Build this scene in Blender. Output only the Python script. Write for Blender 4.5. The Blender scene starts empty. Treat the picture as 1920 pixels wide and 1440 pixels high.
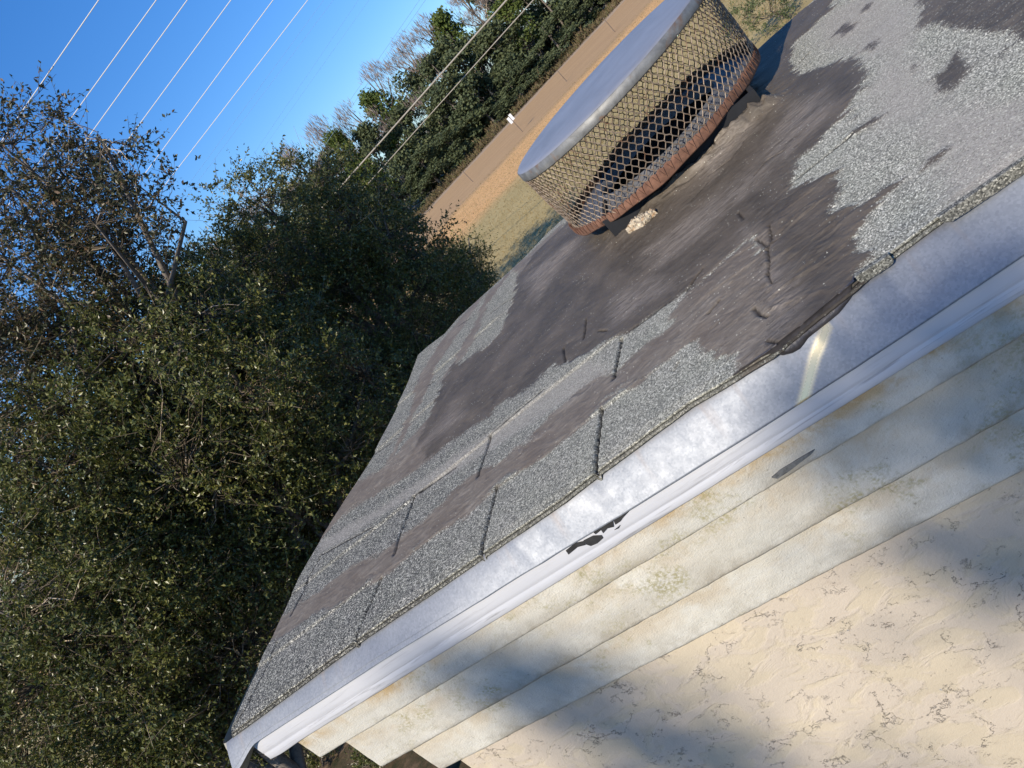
import bpy, math, random
import numpy as np
from mathutils import Vector, Matrix

# ------------------------------------------------------------------ camera
FPX = 1442.0
ROLL = math.radians(47); HOR = 430.0
PITCH = math.atan(HOR / FPX); HEAD = math.radians(25.2)
CAMZ = 0.62
GZ = -7.0                                   # ground level; the chimney roof is z = 0
u2 = np.array([-math.sin(ROLL), -math.cos(ROLL)]); r2 = np.array([math.cos(ROLL), -math.sin(ROLL)])
F = np.array([-math.sin(HEAD) * math.cos(PITCH), math.cos(HEAD) * math.cos(PITCH), -math.sin(PITCH)])
R = np.array([math.cos(HEAD), math.sin(HEAD), 0.0]); U = np.cross(R, F)
sc = bpy.context.scene
col = sc.collection
cam = bpy.data.cameras.new('camera'); camo = bpy.data.objects.new('camera', cam); col.objects.link(camo)
cx_ = R * r2[0] + U * u2[0]; cy_ = -(R * r2[1] + U * u2[1])
m = Matrix.Identity(4)
for i in range(3):
    m[i][0] = cx_[i]; m[i][1] = cy_[i]; m[i][2] = -F[i]
m[2][3] = CAMZ
camo.matrix_world = m
cam.sensor_width = 36; cam.lens = FPX / 1920 * 36
cam.clip_start = 0.02; cam.clip_end = 5000
sc.camera = camo

# ------------------------------------------------------------------ light
SUN_EL = math.radians(34)
sd = np.array([-.34, -.94]); sd /= np.linalg.norm(sd)
SUN = np.array([sd[0] * math.cos(SUN_EL), sd[1] * math.cos(SUN_EL), math.sin(SUN_EL)])   # towards the sun
world = bpy.data.worlds.new('World'); sc.world = world; world.use_nodes = True
wt = world.node_tree; wn = wt.nodes
sky = wn.new('ShaderNodeTexSky'); sky.sky_type = 'NISHITA'; sky.sun_disc = False
sky.sun_elevation = SUN_EL
sky.sun_rotation = math.atan2(SUN[0], SUN[1])
sky.altitude = 0; sky.air_density = 1.0; sky.dust_density = 0.15; sky.ozone_density = 3.5
hs = wn.new('ShaderNodeHueSaturation'); hs.inputs['Saturation'].default_value = 1.38
gm_ = wn.new('ShaderNodeGamma'); gm_.inputs[1].default_value = 0.8
wt.links.new(sky.outputs[0], gm_.inputs[0]); wt.links.new(gm_.outputs[0], hs.inputs['Color'])
vm = wn.new('ShaderNodeVectorMath'); vm.operation = 'MULTIPLY'; vm.inputs[1].default_value = (.72, .94, 1.27)
wt.links.new(hs.outputs[0], vm.inputs[0]); wt.links.new(vm.outputs[0], wn['Background'].inputs[0])
wn['Background'].inputs[1].default_value = 0.135
sl = bpy.data.lights.new('sun', 'SUN'); sl.energy = 4.2; sl.angle = math.radians(0.5); sl.color = (1.0, 0.9, 0.76)
so = bpy.data.objects.new('sun', sl); col.objects.link(so)
so.rotation_euler = Vector(-SUN).to_track_quat('-Z', 'Y').to_euler()
sc.view_settings.view_transform = 'Standard'; sc.view_settings.look = 'None'
sc.view_settings.exposure = 0.45; sc.view_settings.gamma = 1.0
sc.render.resolution_x = 1024; sc.render.resolution_y = 768

# ------------------------------------------------------------------ helpers
def ray(p):
    v = np.array(p, float) - [960, 720]
    return F * FPX + R * (v @ r2) + U * (v @ u2)
def onz(p, z=0.0):
    q = ray(p); return q * ((z - CAMZ) / q[2]) + [0, 0, CAMZ]
def ony(p, y):
    q = ray(p); return q * (y / q[1]) + [0, 0, CAMZ]
def updir(X, Y, D):
    """world point D metres away (along the ground heading) for upright picture coordinates X, Y"""
    q = F * FPX + R * X + U * Y
    hd = np.array([-math.sin(HEAD), math.cos(HEAD), 0])
    return q * (D / (q @ hd)) + [0, 0, CAMZ]

def sm(x, a, b):
    t = np.clip((x - a) / (b - a), 0, 1); return t * t * (3 - 2 * t)
def vnoise(x, y, seed=0):
    xi = np.floor(x).astype(np.int64); yi = np.floor(y).astype(np.int64); fx = x - xi; fy = y - yi
    fx = fx * fx * (3 - 2 * fx); fy = fy * fy * (3 - 2 * fy)
    def h(a, b):
        n = (a * 374761393 + b * 668265263 + seed * 1442695041) & 0x7fffffff
        n = ((n ^ (n >> 13)) * 1274126177) & 0x7fffffff
        n = n ^ (n >> 16)
        return (n & 0xffff) / 65535.0
    return (h(xi, yi) * (1 - fx) + h(xi + 1, yi) * fx) * (1 - fy) + (h(xi, yi + 1) * (1 - fx) + h(xi + 1, yi + 1) * fx) * fy
def fbm(x, y, s, seed=0, o=4):
    r = 0; a = .5; t = 0
    for k in range(o):
        r = r + a * vnoise(x * s, y * s, seed + k * 17); t += a; s *= 2.03; a *= .5
    return r / t - .5

def mesh_np(name, verts, faces, mat, parent=None, smooth=True):
    """faces: (n,4) or (n,3) int array"""
    me = bpy.data.meshes.new(name)
    verts = np.asarray(verts, np.float32); faces = np.asarray(faces, np.int32)
    me.vertices.add(len(verts)); me.vertices.foreach_set('co', verts.ravel())
    k = faces.shape[1]
    me.loops.add(faces.size); me.loops.foreach_set('vertex_index', faces.ravel())
    me.polygons.add(len(faces)); me.polygons.foreach_set('loop_start', np.arange(0, faces.size, k, dtype=np.int32))
    me.polygons.foreach_set('loop_total', np.full(len(faces), k, np.int32))
    me.polygons.foreach_set('use_smooth', np.full(len(faces), smooth))
    me.update(calc_edges=True)
    if mat: me.materials.append(mat)
    o = bpy.data.objects.new(name, me); col.objects.link(o)
    if parent is not None: put_under(o, parent)
    return o
def put_under(o, parent):
    """children keep world coordinates: the parent Empty has only a location"""
    o.parent = parent; o.matrix_parent_inverse = Matrix.Translation(-Vector(parent.location))
def mesh_py(name, verts, faces, mat, parent=None, smooth=False):
    me = bpy.data.meshes.new(name); me.from_pydata([tuple(map(float, v)) for v in verts], [], faces); me.update()
    if smooth: me.polygons.foreach_set('use_smooth', [True] * len(me.polygons))
    if mat: me.materials.append(mat)
    o = bpy.data.objects.new(name, me); col.objects.link(o)
    if parent is not None: put_under(o, parent)
    return o
def thing(name, label, cat, loc, group=None):
    o = bpy.data.objects.new(name, None); col.objects.link(o); o.location = loc
    o.empty_display_size = .1
    return tag(o, label, cat, group)
def tag(o, label=None, cat=None, group=None, kind=None):
    if label: o['label'] = label
    if cat: o['category'] = cat
    if group: o['group'] = group
    if kind: o['kind'] = kind
    return o
def attr(o, name, vals):
    a = o.data.attributes.new(name, 'FLOAT', 'POINT'); a.data.foreach_set('value', np.asarray(vals, np.float32).ravel())
def grid_faces(n, m_):
    i = np.arange((n - 1) * (m_ - 1)); a = (i // (m_ - 1)) * m_ + i % (m_ - 1)
    return np.stack([a, a + 1, a + m_ + 1, a + m_], 1)

def tubes(polys, radii, sides=5):
    """polys: (N,K,3) polylines, radii: (N,K) -> verts, quads (open tubes)"""
    P = np.asarray(polys, float); N, K, _ = P.shape
    T = np.gradient(P, axis=1); T /= np.linalg.norm(T, axis=2, keepdims=True) + 1e-9
    ref = np.where(np.abs(T[..., 2:3]) > .9, np.array([1., 0, 0]), np.array([0, 0, 1.]))
    A = np.cross(T, ref); A /= np.linalg.norm(A, axis=2, keepdims=True) + 1e-9; B = np.cross(T, A)
    th = np.arange(sides) * 2 * np.pi / sides
    V = P[:, :, None] + (A[:, :, None] * np.cos(th)[None, None, :, None] + B[:, :, None] * np.sin(th)[None, None, :, None]) * np.asarray(radii)[:, :, None, None]
    base = (np.arange(N) * K * sides)[:, None, None] + (np.arange(K - 1) * sides)[None, :, None]
    j = np.arange(sides)[None, None]; jn = (j + 1) % sides
    Fq = np.stack([base + j, base + jn, base + sides + jn, base + sides + j], -1).reshape(-1, 4)
    return V.reshape(-1, 3), Fq

# ------------------------------------------------------------------ materials
def mat(name):
    m_ = bpy.data.materials.new(name); m_.use_nodes = True
    nt = m_.node_tree; return m_, nt, nt.nodes, nt.links, nt.nodes['Principled BSDF']
class G:
    """tiny node-building helper"""
    def __init__(s, nt): s.nt = nt; s.n = nt.nodes; s.l = nt.links
    def co(s, kind='Object'):
        c = s.n.new('ShaderNodeTexCoord'); return c.outputs[kind]
    def map(s, v, scale=(1, 1, 1), rot=(0, 0, 0), loc=(0, 0, 0)):
        k = s.n.new('ShaderNodeMapping'); k.inputs['Scale'].default_value = scale; k.inputs['Rotation'].default_value = rot
        k.inputs['Location'].default_value = loc
        s.l.new(v, k.inputs[0]); return k.outputs[0]
    def noise(s, v, scale, detail=4, rough=.55, dist=0, out=0):
        k = s.n.new('ShaderNodeTexNoise'); k.inputs['Scale'].default_value = scale; k.inputs['Detail'].default_value = detail
        k.inputs['Roughness'].default_value = rough; k.inputs['Distortion'].default_value = dist
        s.l.new(v, k.inputs['Vector']); return k.outputs[out]
    def vor(s, v, scale, feat='F1', out='Color', rnd=1):
        k = s.n.new('ShaderNodeTexVoronoi'); k.feature = feat; k.inputs['Scale'].default_value = scale
        k.inputs['Randomness'].default_value = rnd
        s.l.new(v, k.inputs['Vector']); return k.outputs[out]
    def ramp(s, f, stops, interp='LINEAR'):
        k = s.n.new('ShaderNodeValToRGB'); k.color_ramp.interpolation = interp; e = k.color_ramp.elements
        e.remove(e[1]); e[0].position = stops[0][0]
        for i, (p, c) in enumerate(stops):
            if not hasattr(c, '__len__'): c = (c, c, c)
            q = e[0] if i == 0 else e.new(p)
            q.color = (*c[:3], 1)
        s.l.new(f, k.inputs[0]); return k.outputs[0]
    def mix(s, f, a, b, mode='MIX'):
        k = s.n.new('ShaderNodeMix'); k.data_type = 'RGBA'; k.blend_type = mode; k.clamp_factor = True
        for sock, v in ((k.inputs[0], f), (k.inputs[6], a), (k.inputs[7], b)):
            if hasattr(v, 'is_linked'): s.l.new(v, sock)
            elif hasattr(v, '__len__'): sock.default_value = (*v[:3], 1)
            else: sock.default_value = v
        return k.outputs[2]
    def m(s, op, a, b=0.0, c=None, clamp=False):
        k = s.n.new('ShaderNodeMath'); k.operation = op; k.use_clamp = clamp
        for i, v in enumerate((a, b, c)):
            if v is None: continue
            if hasattr(v, 'is_linked'): s.l.new(v, k.inputs[i])
            else: k.inputs[i].default_value = v
        return k.outputs[0]
    def at(s, name):
        k = s.n.new('ShaderNodeAttribute'); k.attribute_name = name; return k.outputs['Fac']
    def bump(s, h, strength, dist, prev=None):
        k = s.n.new('ShaderNodeBump'); k.inputs['Strength'].default_value = strength; k.inputs['Distance'].default_value = dist
        s.l.new(h, k.inputs['Height'])
        if prev is not None: s.l.new(prev, k.inputs['Normal'])
        return k.outputs[0]
    def set(s, bs, **kw):
        for k_, v in kw.items():
            sock = bs.inputs[k_.replace('_', ' ')]
            if hasattr(v, 'is_linked'): s.l.new(v, sock)
            elif hasattr(v, '__len__'): sock.default_value = (*v[:3], 1)
            else: sock.default_value = v

# roof: granule shingles, tar coats, films
def roof_material():
    M, nt, n, l, bs = mat('shingle_and_tar'); g = G(nt); c = g.co()
    tar, med, film, slot, pale = g.at('tar'), g.at('med'), g.at('film'), g.at('slot'), g.at('pale')
    gr = g.vor(c, 430, 'F1', 'Color')
    sp = n.new('ShaderNodeSeparateColor'); l.new(gr, sp.inputs[0])
    gran_d = g.ramp(sp.outputs[0], [(0, (.022, .023, .024)), (.35, (.062, .063, .064)), (.6, (.17, .172, .17)), (.84, (.36, .365, .35)), (1, (.8, .8, .75))])
    gran_l = g.ramp(sp.outputs[1], [(0, (.10, .103, .098)), (.3, (.22, .223, .205)), (.62, (.36, .365, .335)), (.85, (.54, .55, .51)), (1, (.88, .88, .82))])
    tone = g.noise(c, 9, 4, .6)
    gran = g.mix(pale, gran_d, gran_l)
    gran = g.mix(g.ramp(tone, [(.35, 0), (.7, .35)]), gran, g.mix(1, gran, (.86, .92, .84), 'MULTIPLY'))
    # loose granules stay through a thin coat
    stick = g.ramp(sp.outputs[2], [(.55, 0), (.75, 1)])
    brush = g.noise(g.map(c, (6, 15, 8), rot=(0, 0, .12)), 3, 8, .68, 1.6)
    blot = g.noise(c, 6, 5, .6, .6)
    # ragged edges: dry brush streaks and single granules break through where a coat thins out
    rag = g.noise(g.map(c, (9, 40, 9), rot=(0, 0, .1)), 2.4, 6, .75, .6)
    def ragged(a):
        q = g.m('ADD', g.m('MULTIPLY', a, 1.5), g.m('ADD', g.m('MULTIPLY', g.m('SUBTRACT', rag, .5), 1.6), g.m('MULTIPLY', g.m('SUBTRACT', sp.outputs[2], .5), 1.0)))
        return g.ramp(q, [(.5, 0), (.92, 1)])
    tar, med = ragged(tar), ragged(med)
    tarc = g.ramp(brush, [(.25, (.05, .04, .032)), (.55, (.09, .080, .070)), (.8, (.16, .144, .128))])
    tarc = g.mix(g.ramp(blot, [(.4, 0), (.75, .55)]), tarc, (.19, .162, .138))
    wn_ = g.m('MULTIPLY', g.at('worn'), g.ramp(g.noise(g.map(c, (4, 20, 8)), 3, 7, .75, 1.5), [(.38, 0), (.62, 1)]))
    tarc = g.mix(wn_, tarc, (.30, .27, .25))
    medc = g.ramp(brush, [(.2, (.09, .078, .066)), (.5, (.19, .17, .15)), (.8, (.35, .325, .295))])
    medc = g.mix(g.ramp(blot, [(.35, 0), (.7, .5)]), medc, (.11, .085, .07))
    filmc = g.ramp(brush, [(.2, (.27, .26, .25)), (.8, (.45, .435, .42))])
    film2 = g.m('MULTIPLY', film, g.ramp(sp.outputs[2], [(.2, 1), (.9, .35)]), clamp=True)
    cc = g.mix(film2, gran, filmc)
    cc = g.mix(med, cc, medc)
    cc = g.mix(tar, cc, tarc)
    # scattered bright grit on the tar
    grit = g.vor(c, 120, 'F1', 'Distance'); gm = g.ramp(grit, [(.13, 1), (.2, 0)])
    gmask = g.m('MULTIPLY', gm, g.ramp(g.noise(c, 12, 3, .6), [(.47, 0), (.56, 1)]))
    gsel = g.vor(c, 120, 'F1', 'Color'); s2 = n.new('ShaderNodeSeparateColor'); l.new(gsel, s2.inputs[0])
    gmask = g.m('MULTIPLY', gmask, g.ramp(s2.outputs[0], [(.74, 0), (.77, 1)]))
    cc = g.mix(gmask, cc, (.62, .63, .58))
    cc = g.mix(1, cc, (1.06, 1.0, .87), 'MULTIPLY')
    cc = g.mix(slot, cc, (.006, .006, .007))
    cover = g.m('MAXIMUM', tar, med)
    rough = g.mix(cover, (.82, .82, .82), g.ramp(brush, [(.3, .5), (.8, .75)]))
    h1 = g.m('MULTIPLY', g.m('MULTIPLY', sp.outputs[1], 1.0), g.m('SUBTRACT', 1.0, g.m('MULTIPLY', cover, .93)))
    b1 = g.bump(h1, .9, .0022)
    b2 = g.bump(g.m('MULTIPLY', g.m('ADD', brush, g.m('MULTIPLY', g.noise(c, 60, 4, .6), .35)), g.m('ADD', cover, g.m('MULTIPLY', film, .3))), .6, .007, b1)
    g.set(bs, Base_Color=cc, Roughness=rough, Normal=b2); bs.inputs['Specular IOR Level'].default_value = .22
    return M
MAT_ROOF = roof_material()

def metal_material():
    M, nt, n, l, bs = mat('galvanised_flashing'); g = G(nt); c = g.co()
    spg = g.vor(g.map(c, (1, 1, 1)), 260, 'F1', 'Color'); blot = g.noise(g.map(c, (1.5, 1, 3)), 7, 5, .6, .5)
    base = g.ramp(blot, [(.3, (.18, .198, .225)), (.7, (.235, .25, .27))])
    sg = g.n.new('ShaderNodeRGBToBW'); g.l.new(spg, sg.inputs[0]); base = g.mix(.07, base, sg.outputs[0])
    streak = g.noise(g.map(c, (22, 1, 1.2)), 1.4, 4, .6); v = g.at('v')
    st = g.m('MULTIPLY', g.ramp(streak, [(.6, 0), (.8, 1)]), g.ramp(v, [(0, .45), (.9, 0)]))
    base = g.mix(st, base, (.3, .21, .14))
    base = g.mix(g.m('MULTIPLY', g.ramp(v, [(0, 1), (.16, 0)]), g.ramp(blot, [(.35, .2), (.6, .8)])), base, (.16, .15, .15))
    rough = g.mix(st, g.ramp(g.noise(c, 40, 5, .7), [(.3, .50), (.7, .60)]), (.75, .75, .75))
    sh = g.at('shine'); rough = g.mix(sh, rough, (.22, .22, .22)); base = g.mix(sh, base, (.75, .62, .36))  # crease glint: smoother, with the yellow highlight mixed into the colour
    b = g.bump(g.noise(c, 9, 2, .4), .05, .004); b = g.bump(g.noise(c, 420, 2, .5), .12, .0005, b)
    g.set(bs, Base_Color=base, Metallic=.36, Roughness=rough, Normal=b)
    return M
MAT_METAL = metal_material()

def paint_strip_material():
    M, nt, n, l, bs = mat('white_painted_fascia'); g = G(nt); c = g.co()
    dirt = g.noise(g.map(c, (3, 3, 60)), 1.6, 5, .65, .8); v = g.at('v')
    base = g.mix(g.m('MULTIPLY', g.ramp(dirt, [(.55, 0), (.68, .8)]), g.ramp(v, [(.2, .15), (.75, 1)])), (.50, .505, .52), (.24, .235, .235))
    base = g.mix(g.ramp(g.noise(c, 5, 4, .6), [(.4, 0), (.8, .3)]), base, (.36, .37, .39))
    b = g.bump(dirt, .25, .002)
    g.set(bs, Base_Color=base, Roughness=.62, Normal=b); bs.inputs['Specular IOR Level'].default_value = .25; return M
MAT_STRIP = paint_strip_material()

def band_material():
    M, nt, n, l, bs = mat('painted_stucco_band'); g = G(nt); c = g.co(); v = g.at('v')
    big = g.noise(c, 2.6, 5, .6); md = g.noise(c, 14, 5, .65, .4); strk = g.noise(g.map(c, (2.2, 2.2, 26), rot=(0, .05, 0)), 2.2, 5, .65, .6)
    base = g.ramp(big, [(.3, (.48, .46, .39)), (.7, (.64, .61, .52))])
    base = g.mix(g.ramp(strk, [(.45, 0), (.75, .4)]), base, (.50, .50, .47))
    # ochre grime washed down from the metal edge and lying on top of each ledge
    oc = g.m('MULTIPLY', g.ramp(v, [(0, 1), (.35, .85), (.68, 0)]), g.ramp(md, [(.36, 0), (.56, 1)]))
    oc = g.m('MULTIPLY', oc, g.ramp(g.noise(c, 3.3, 3, .5), [(.36, 0.25), (.55, 1)])); oc = g.m('MULTIPLY', oc, g.at('grime'))
    base = g.mix(oc, base, (.40, .28, .13))
    gm = g.m('MULTIPLY', g.ramp(v, [(.45, 0), (.97, 1)]), g.ramp(g.noise(c, 5, 5, .7), [(.42, 0), (.6, .8)]))
    base = g.mix(gm, base, (.27, .235, .17))
    ol = g.m('MULTIPLY', g.ramp(g.noise(g.map(c, (1, 1, 1), loc=(3.1, 0, 7)), 4.5, 5, .75), [(.53, 0), (.63, .85)]), g.ramp(g.noise(c, 150, 2, .6), [(.4, 0), (.6, 1)]))
    base = g.mix(ol, base, (.30, .27, .14))
    pits = g.ramp(g.noise(c, 95, 3, .7), [(.66, 0), (.74, 1)])
    base = g.mix(g.m('MULTIPLY', pits, .55), base, (.16, .14, .11))
    b = g.bump(g.noise(c, 230, 5, .7), 1.0, .0022); b = g.bump(g.noise(g.map(c, (1, 1, 2)), 60, 3, .6), .3, .003, b)
    g.set(bs, Base_Color=base, Roughness=.9, Normal=b); return M
MAT_BAND = band_material()

def wall_material():
    M, nt, n, l, bs = mat('beige_stucco_wall'); g = G(nt); c = g.co()
    big = g.noise(c, 3.5, 5, .6, .5)
    base = g.ramp(big, [(.3, (.45, .385, .28)), (.7, (.57, .485, .35))])
    # trowelled knock-down pads
    pads = g.noise(g.map(c, (1, 1, 1.4)), 9, 5, .55, .7)
    padm = g.ramp(pads, [(.45, 0), (.53, 1)])
    base = g.mix(g.m('MULTIPLY', padm, .5), base, (.50, .43, .36))
    # broken hairline cracks
    w = g.n.new('ShaderNodeVectorMath'); w.operation = 'ADD'
    off = g.noise(c, 22, 5, .75, 0, 1); sv = g.n.new('ShaderNodeVectorMath'); sv.operation = 'SCALE'; sv.inputs['Scale'].default_value = .09
    g.l.new(off, sv.inputs[0]); g.l.new(c, w.inputs[0]); g.l.new(sv.outputs[0], w.inputs[1])
    cr = g.vor(w.outputs[0], 8.5, 'DISTANCE_TO_EDGE', 'Distance'); crm = g.ramp(cr, [(.002, 1), (.012, 0)])
    crm = g.m('MULTIPLY', crm, g.ramp(g.noise(c, 17, 4, .7), [(.52, 0), (.6, 1)]))
    cr2 = g.vor(w.outputs[0], 24, 'DISTANCE_TO_EDGE', 'Distance'); crm2 = g.ramp(cr2, [(.002, 1), (.02, 0)])
    crm2 = g.m('MULTIPLY', crm2, g.ramp(g.noise(g.map(c, loc=(5, 1, 2)), 14, 4, .7), [(.55, 0), (.62, .7)]))
    crk = g.m('MAXIMUM', crm, crm2)
    flake = g.ramp(g.noise(g.map(c, (1, 1, 1.3), loc=(1.3, 0, 4.2)), 16, 6, .72), [(.70, 0), (.715, 1)])
    base = g.mix(g.m('MULTIPLY', crk, .75), base, (.15, .125, .10))
    base = g.mix(flake, base, (.26, .27, .28))
    base = g.mix(g.ramp(g.noise(c, 30, 4, .7), [(.6, 0), (.75, .35)]), base, (.33, .25, .18))
    b = g.bump(padm, .5, .0022); b = g.bump(g.noise(c, 120, 5, .7), .75, .002, b)
    b = g.bump(g.m('SUBTRACT', 1.0, crk), .8, .0035, b)
    g.set(bs, Base_Color=base, Roughness=.92, Normal=b); return M
MAT_WALL = wall_material()

def simple(name, colr, rough=.7, metal=0, nscale=30, var=.35, bump=.3, bdist=.002, second=None, thr=(.45, .65)):
    M, nt, n, l, bs = mat(name); g = G(nt); c = g.co(); nz = g.noise(c, nscale, 6, .65, .4)
    lo = tuple(x * (1 - var) for x in colr); hi = tuple(min(1, x * (1 + var)) for x in colr)
    base = g.ramp(nz, [(.3, lo), (.7, hi)])
    if second: base = g.mix(g.ramp(g.noise(c, nscale * .45, 5, .65, .6), [(thr[0], 0), (thr[1], 1)]), base, second)
    g.set(bs, Base_Color=base, Roughness=rough, Metallic=metal, Normal=g.bump(nz, bump, bdist)); return M

MAT_LID = simple('galvanised_lid', (.24, .25, .275), .5, .05, 7, .12, .1, .002, (.18, .19, .21), (.5, .75))
MAT_LIP = simple('weathered_lid_rim', (.19, .19, .18), .55, .35, 22, .4, .3, .001, (.22, .12, .06), (.56, .7))
MAT_MESH = simple('expanded_metal', (.24, .185, .13), .6, .25, 45, .4, .4, .0008, (.15, .075, .035), (.52, .68))
MAT_RUST = simple('rusty_band', (.17, .085, .052), .9, .05, 40, .45, .5, .001, (.12, .055, .035), (.48, .7))
MAT_PIPE = simple('sooty_pipe', (.009, .010, .012), .9, 0, 12, .3, .2, .002)  # even near-black colour for the square stack
MAT_FOAM = simple('crumbling_mortar', (.50, .42, .30), .95, 0, 90, .6, 1, .01, (.42, .22, .08), (.52, .7))
MAT_HOLE = simple('bare_dark_fascia', (.022, .022, .022), .9, 0, 60, .4, .5, .002)
MAT_CHIP = simple('bare_grey_render', (.14, .14, .13), .95, 0, 80, .4, .8, .003)

def leaf_material(name, cols, rough=.42, spec=.5, trans=.18):
    M, nt, n, l, bs = mat(name); g = G(nt)
    gi = n.new('ShaderNodeNewGeometry')
    k = len(cols); stops = [(i / max(1, k - 1), cc) for i, cc in enumerate(cols)]
    cc = g.ramp(gi.outputs['Random Per Island'], stops)
    nz = g.noise(g.co(), 1.1, 3, .5)
    cc = g.mix(g.ramp(nz, [(.35, 0), (.7, .6)]), cc, g.mix(1, cc, (1.35, 1.2, .8), 'MULTIPLY'))
    g.set(bs, Base_Color=cc, Roughness=rough); bs.inputs['Specular IOR Level'].default_value = spec
    tr = n.new('ShaderNodeBsdfTranslucent'); l.new(cc, tr.inputs[0])
    mx = n.new('ShaderNodeMixShader'); mx.inputs[0].default_value = trans
    l.new(bs.outputs[0], mx.inputs[1]); l.new(tr.outputs[0], mx.inputs[2])
    l.new(mx.outputs[0], n['Material Output'].inputs[0]); return M
MAT_OAK = leaf_material('oak_leaves', [(.045, .06, .016), (.08, .098, .024), (.13, .145, .04), (.24, .23, .08)], .36, .5, .3)
MAT_OAK_B = leaf_material('oak_leaves_brownish', [(.035, .044, .022), (.06, .068, .032), (.09, .09, .045), (.17, .11, .07)], .42, .4, .25)
MAT_TWIG = leaf_material('twig_bark', [(.05, .042, .032), (.08, .068, .052), (.09, .075, .06), (.11, .09, .07), (.12, .1, .08), (.10, .085, .065), (.2, .165, .13), (.5, .42, .33)], .9, .1, 0)
MAT_FAR_G = leaf_material('far_dark_leaves', [(.06, .082, .045), (.085, .11, .055), (.12, .14, .07)], .7, .3)
MAT_FAR_P = leaf_material('far_pine_needles', [(.05, .085, .02), (.085, .12, .028), (.12, .15, .035)], .7, .3)
MAT_FAR_B = leaf_material('far_bare_twigs', [(.2, .165, .15), (.26, .215, .195), (.32, .27, .25)], .9, .2)
MAT_FAR_S = leaf_material('bright_shrub_leaves', [(.05, .1, .02), (.08, .14, .03), (.11, .17, .04)], .6, .3)
MAT_SAP = leaf_material('sapling_leaves', [(.07, .09, .035), (.1, .13, .05), (.13, .15, .07)], .5, .4)
MAT_BARK = simple('oak_bark', (.16, .135, .11), .9, 0, 20, .4, .6, .01)
MAT_CABLE = simple('bright_conductor', (.62, .6, .55), .6, 0, 3, .02, 0)
MAT_CABLE2 = simple('weathered_conductor', (.30, .27, .22), .7, 0, 3, .1, 0)
MAT_CABLE3 = simple('sky_tinted_conductor', (.14, .25, .42), .6, 0, 3, .1, .1)  # coloured close to the sky blue so far cables look faint
MAT_POST = simple('grey_wood_post', (.16, .12, .09), .9, 0, 10, .3, .3)
MAT_WHITE = simple('white_sign_panel', (.8, .8, .8), .6, 0, 5, .05, .1)

# ------------------------------------------------------------------ ground
def ground():
    M, nt, n, l, bs = mat('field_ground'); g = G(nt); c = g.co()
    # distance into the field, along the axis square to the mown strips
    dp = n.new('ShaderNodeVectorMath'); dp.operation = 'DOT_PRODUCT'; l.new(c, dp.inputs[0])
    dp.inputs[1].default_value = (-math.sin(HEAD), math.cos(HEAD), 0)
    wob = g.m('MULTIPLY', g.m('SUBTRACT', g.noise(c, .12, 4, .6), .5), 7)
    d = g.m('ADD', dp.outputs['Value'], wob)
    streak = g.noise(g.map(c, (.25, 3.2, 1), rot=(0, 0, -HEAD)), .8, 6, .7, .5)
    fine = g.noise(c, 6, 6, .75)
    mown = g.ramp(g.noise(c, .35, 6, .7), [(.3, (.36, .28, .125)), (.7, (.47, .37, .18))])
    orange = g.ramp(streak, [(.3, (.60, .34, .14)), (.7, (.74, .46, .22))])
    brown = g.ramp(streak, [(.3, (.37, .235, .125)), (.7, (.52, .35, .19))])
    litter = g.ramp(g.noise(c, 2.2, 7, .75), [(.35, (.035, .04, .018)), (.5, (.10, .072, .042)), (.68, (.21, .145, .095))])
    def step(a, b): return g.ramp(g.m('DIVIDE', g.m('SUBTRACT', d, a), b - a, clamp=True), [(0, 0), (1, 1)])
    cc = g.mix(step(18, 34), litter, mown)
    cc = g.mix(step(63, 69), cc, orange)
    cc = g.mix(step(85, 89), cc, brown)
    cc = g.mix(g.m('MULTIPLY', step(124, 125), .8), cc, (.42, .33, .24))
    cc = g.mix(step(131, 134), cc, (.09, .075, .045))
    cc = g.mix(g.ramp(fine, [(.3, .5), (.6, 0)]), cc, g.mix(1, cc, (.55, .55, .5), 'MULTIPLY'))
    b = g.bump(fine, .4, .08); b = g.bump(streak, .2, .1, b)
    g.set(bs, Base_Color=cc, Roughness=1.0, Normal=b); bs.inputs['Specular IOR Level'].default_value = .15
    S = 3000
    o = mesh_py('ground', [(-S, -S, GZ), (S, -S, GZ), (S, S, GZ), (-S, S, GZ)], [(0, 1, 2, 3)], M)
    tag(o, kind='structure')
ground()

# ------------------------------------------------------------------ chimney
chim = thing('chimney', 'stucco chimney with stepped cream bands and a tar-patched shingle top', 'chimney', (-.3, 2.2, GZ))
XR = 1.35                                  # right end, outside the picture
# outline of the shingle top, read off the roof plane
front = [onz(p)[:2] for p in [(430, 1375), (665, 1199), (900, 1034), (1050, 932), (1115, 881), (1290, 752), (1379, 698), (1440, 660), (1600, 530), (1640, 488), (1760, 400), (1920, 290)]]
back = [onz(p)[:2] for p in [(784, 666), (803, 649), (834, 626), (860, 595), (912, 548), (978, 488), (1023, 440), (1053, 413)]]
backr = [onz(p)[:2] for p in [(1425, 90), (1475, 45), (1500, 24), (1530, -4)]]
left = [onz(p)[:2] for p in [(430, 1375), (462, 1300), (510, 1200), (560, 1085), (605, 1006), (668, 906), (702, 852), (756, 740), (784, 666)]]
fx, fy = np.array(front).T; bx, by = np.array(back + backr).T; lx, ly = np.array(left).T
o_ = np.argsort(ly)
def yf(x): return np.interp(x, fx, fy)
def yb(x): return np.interp(x, bx, by)
def xl(y): return np.interp(y, ly[o_], lx[o_])
NX, NY = 820, 430
S_, T_ = np.meshgrid(np.linspace(0, 1, NX), np.linspace(0, 1, NY) ** 1.15, indexing='xy')
ya = 1.17 + T_ * 1.95
X = xl(ya) + (XR - xl(ya)) * S_
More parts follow.
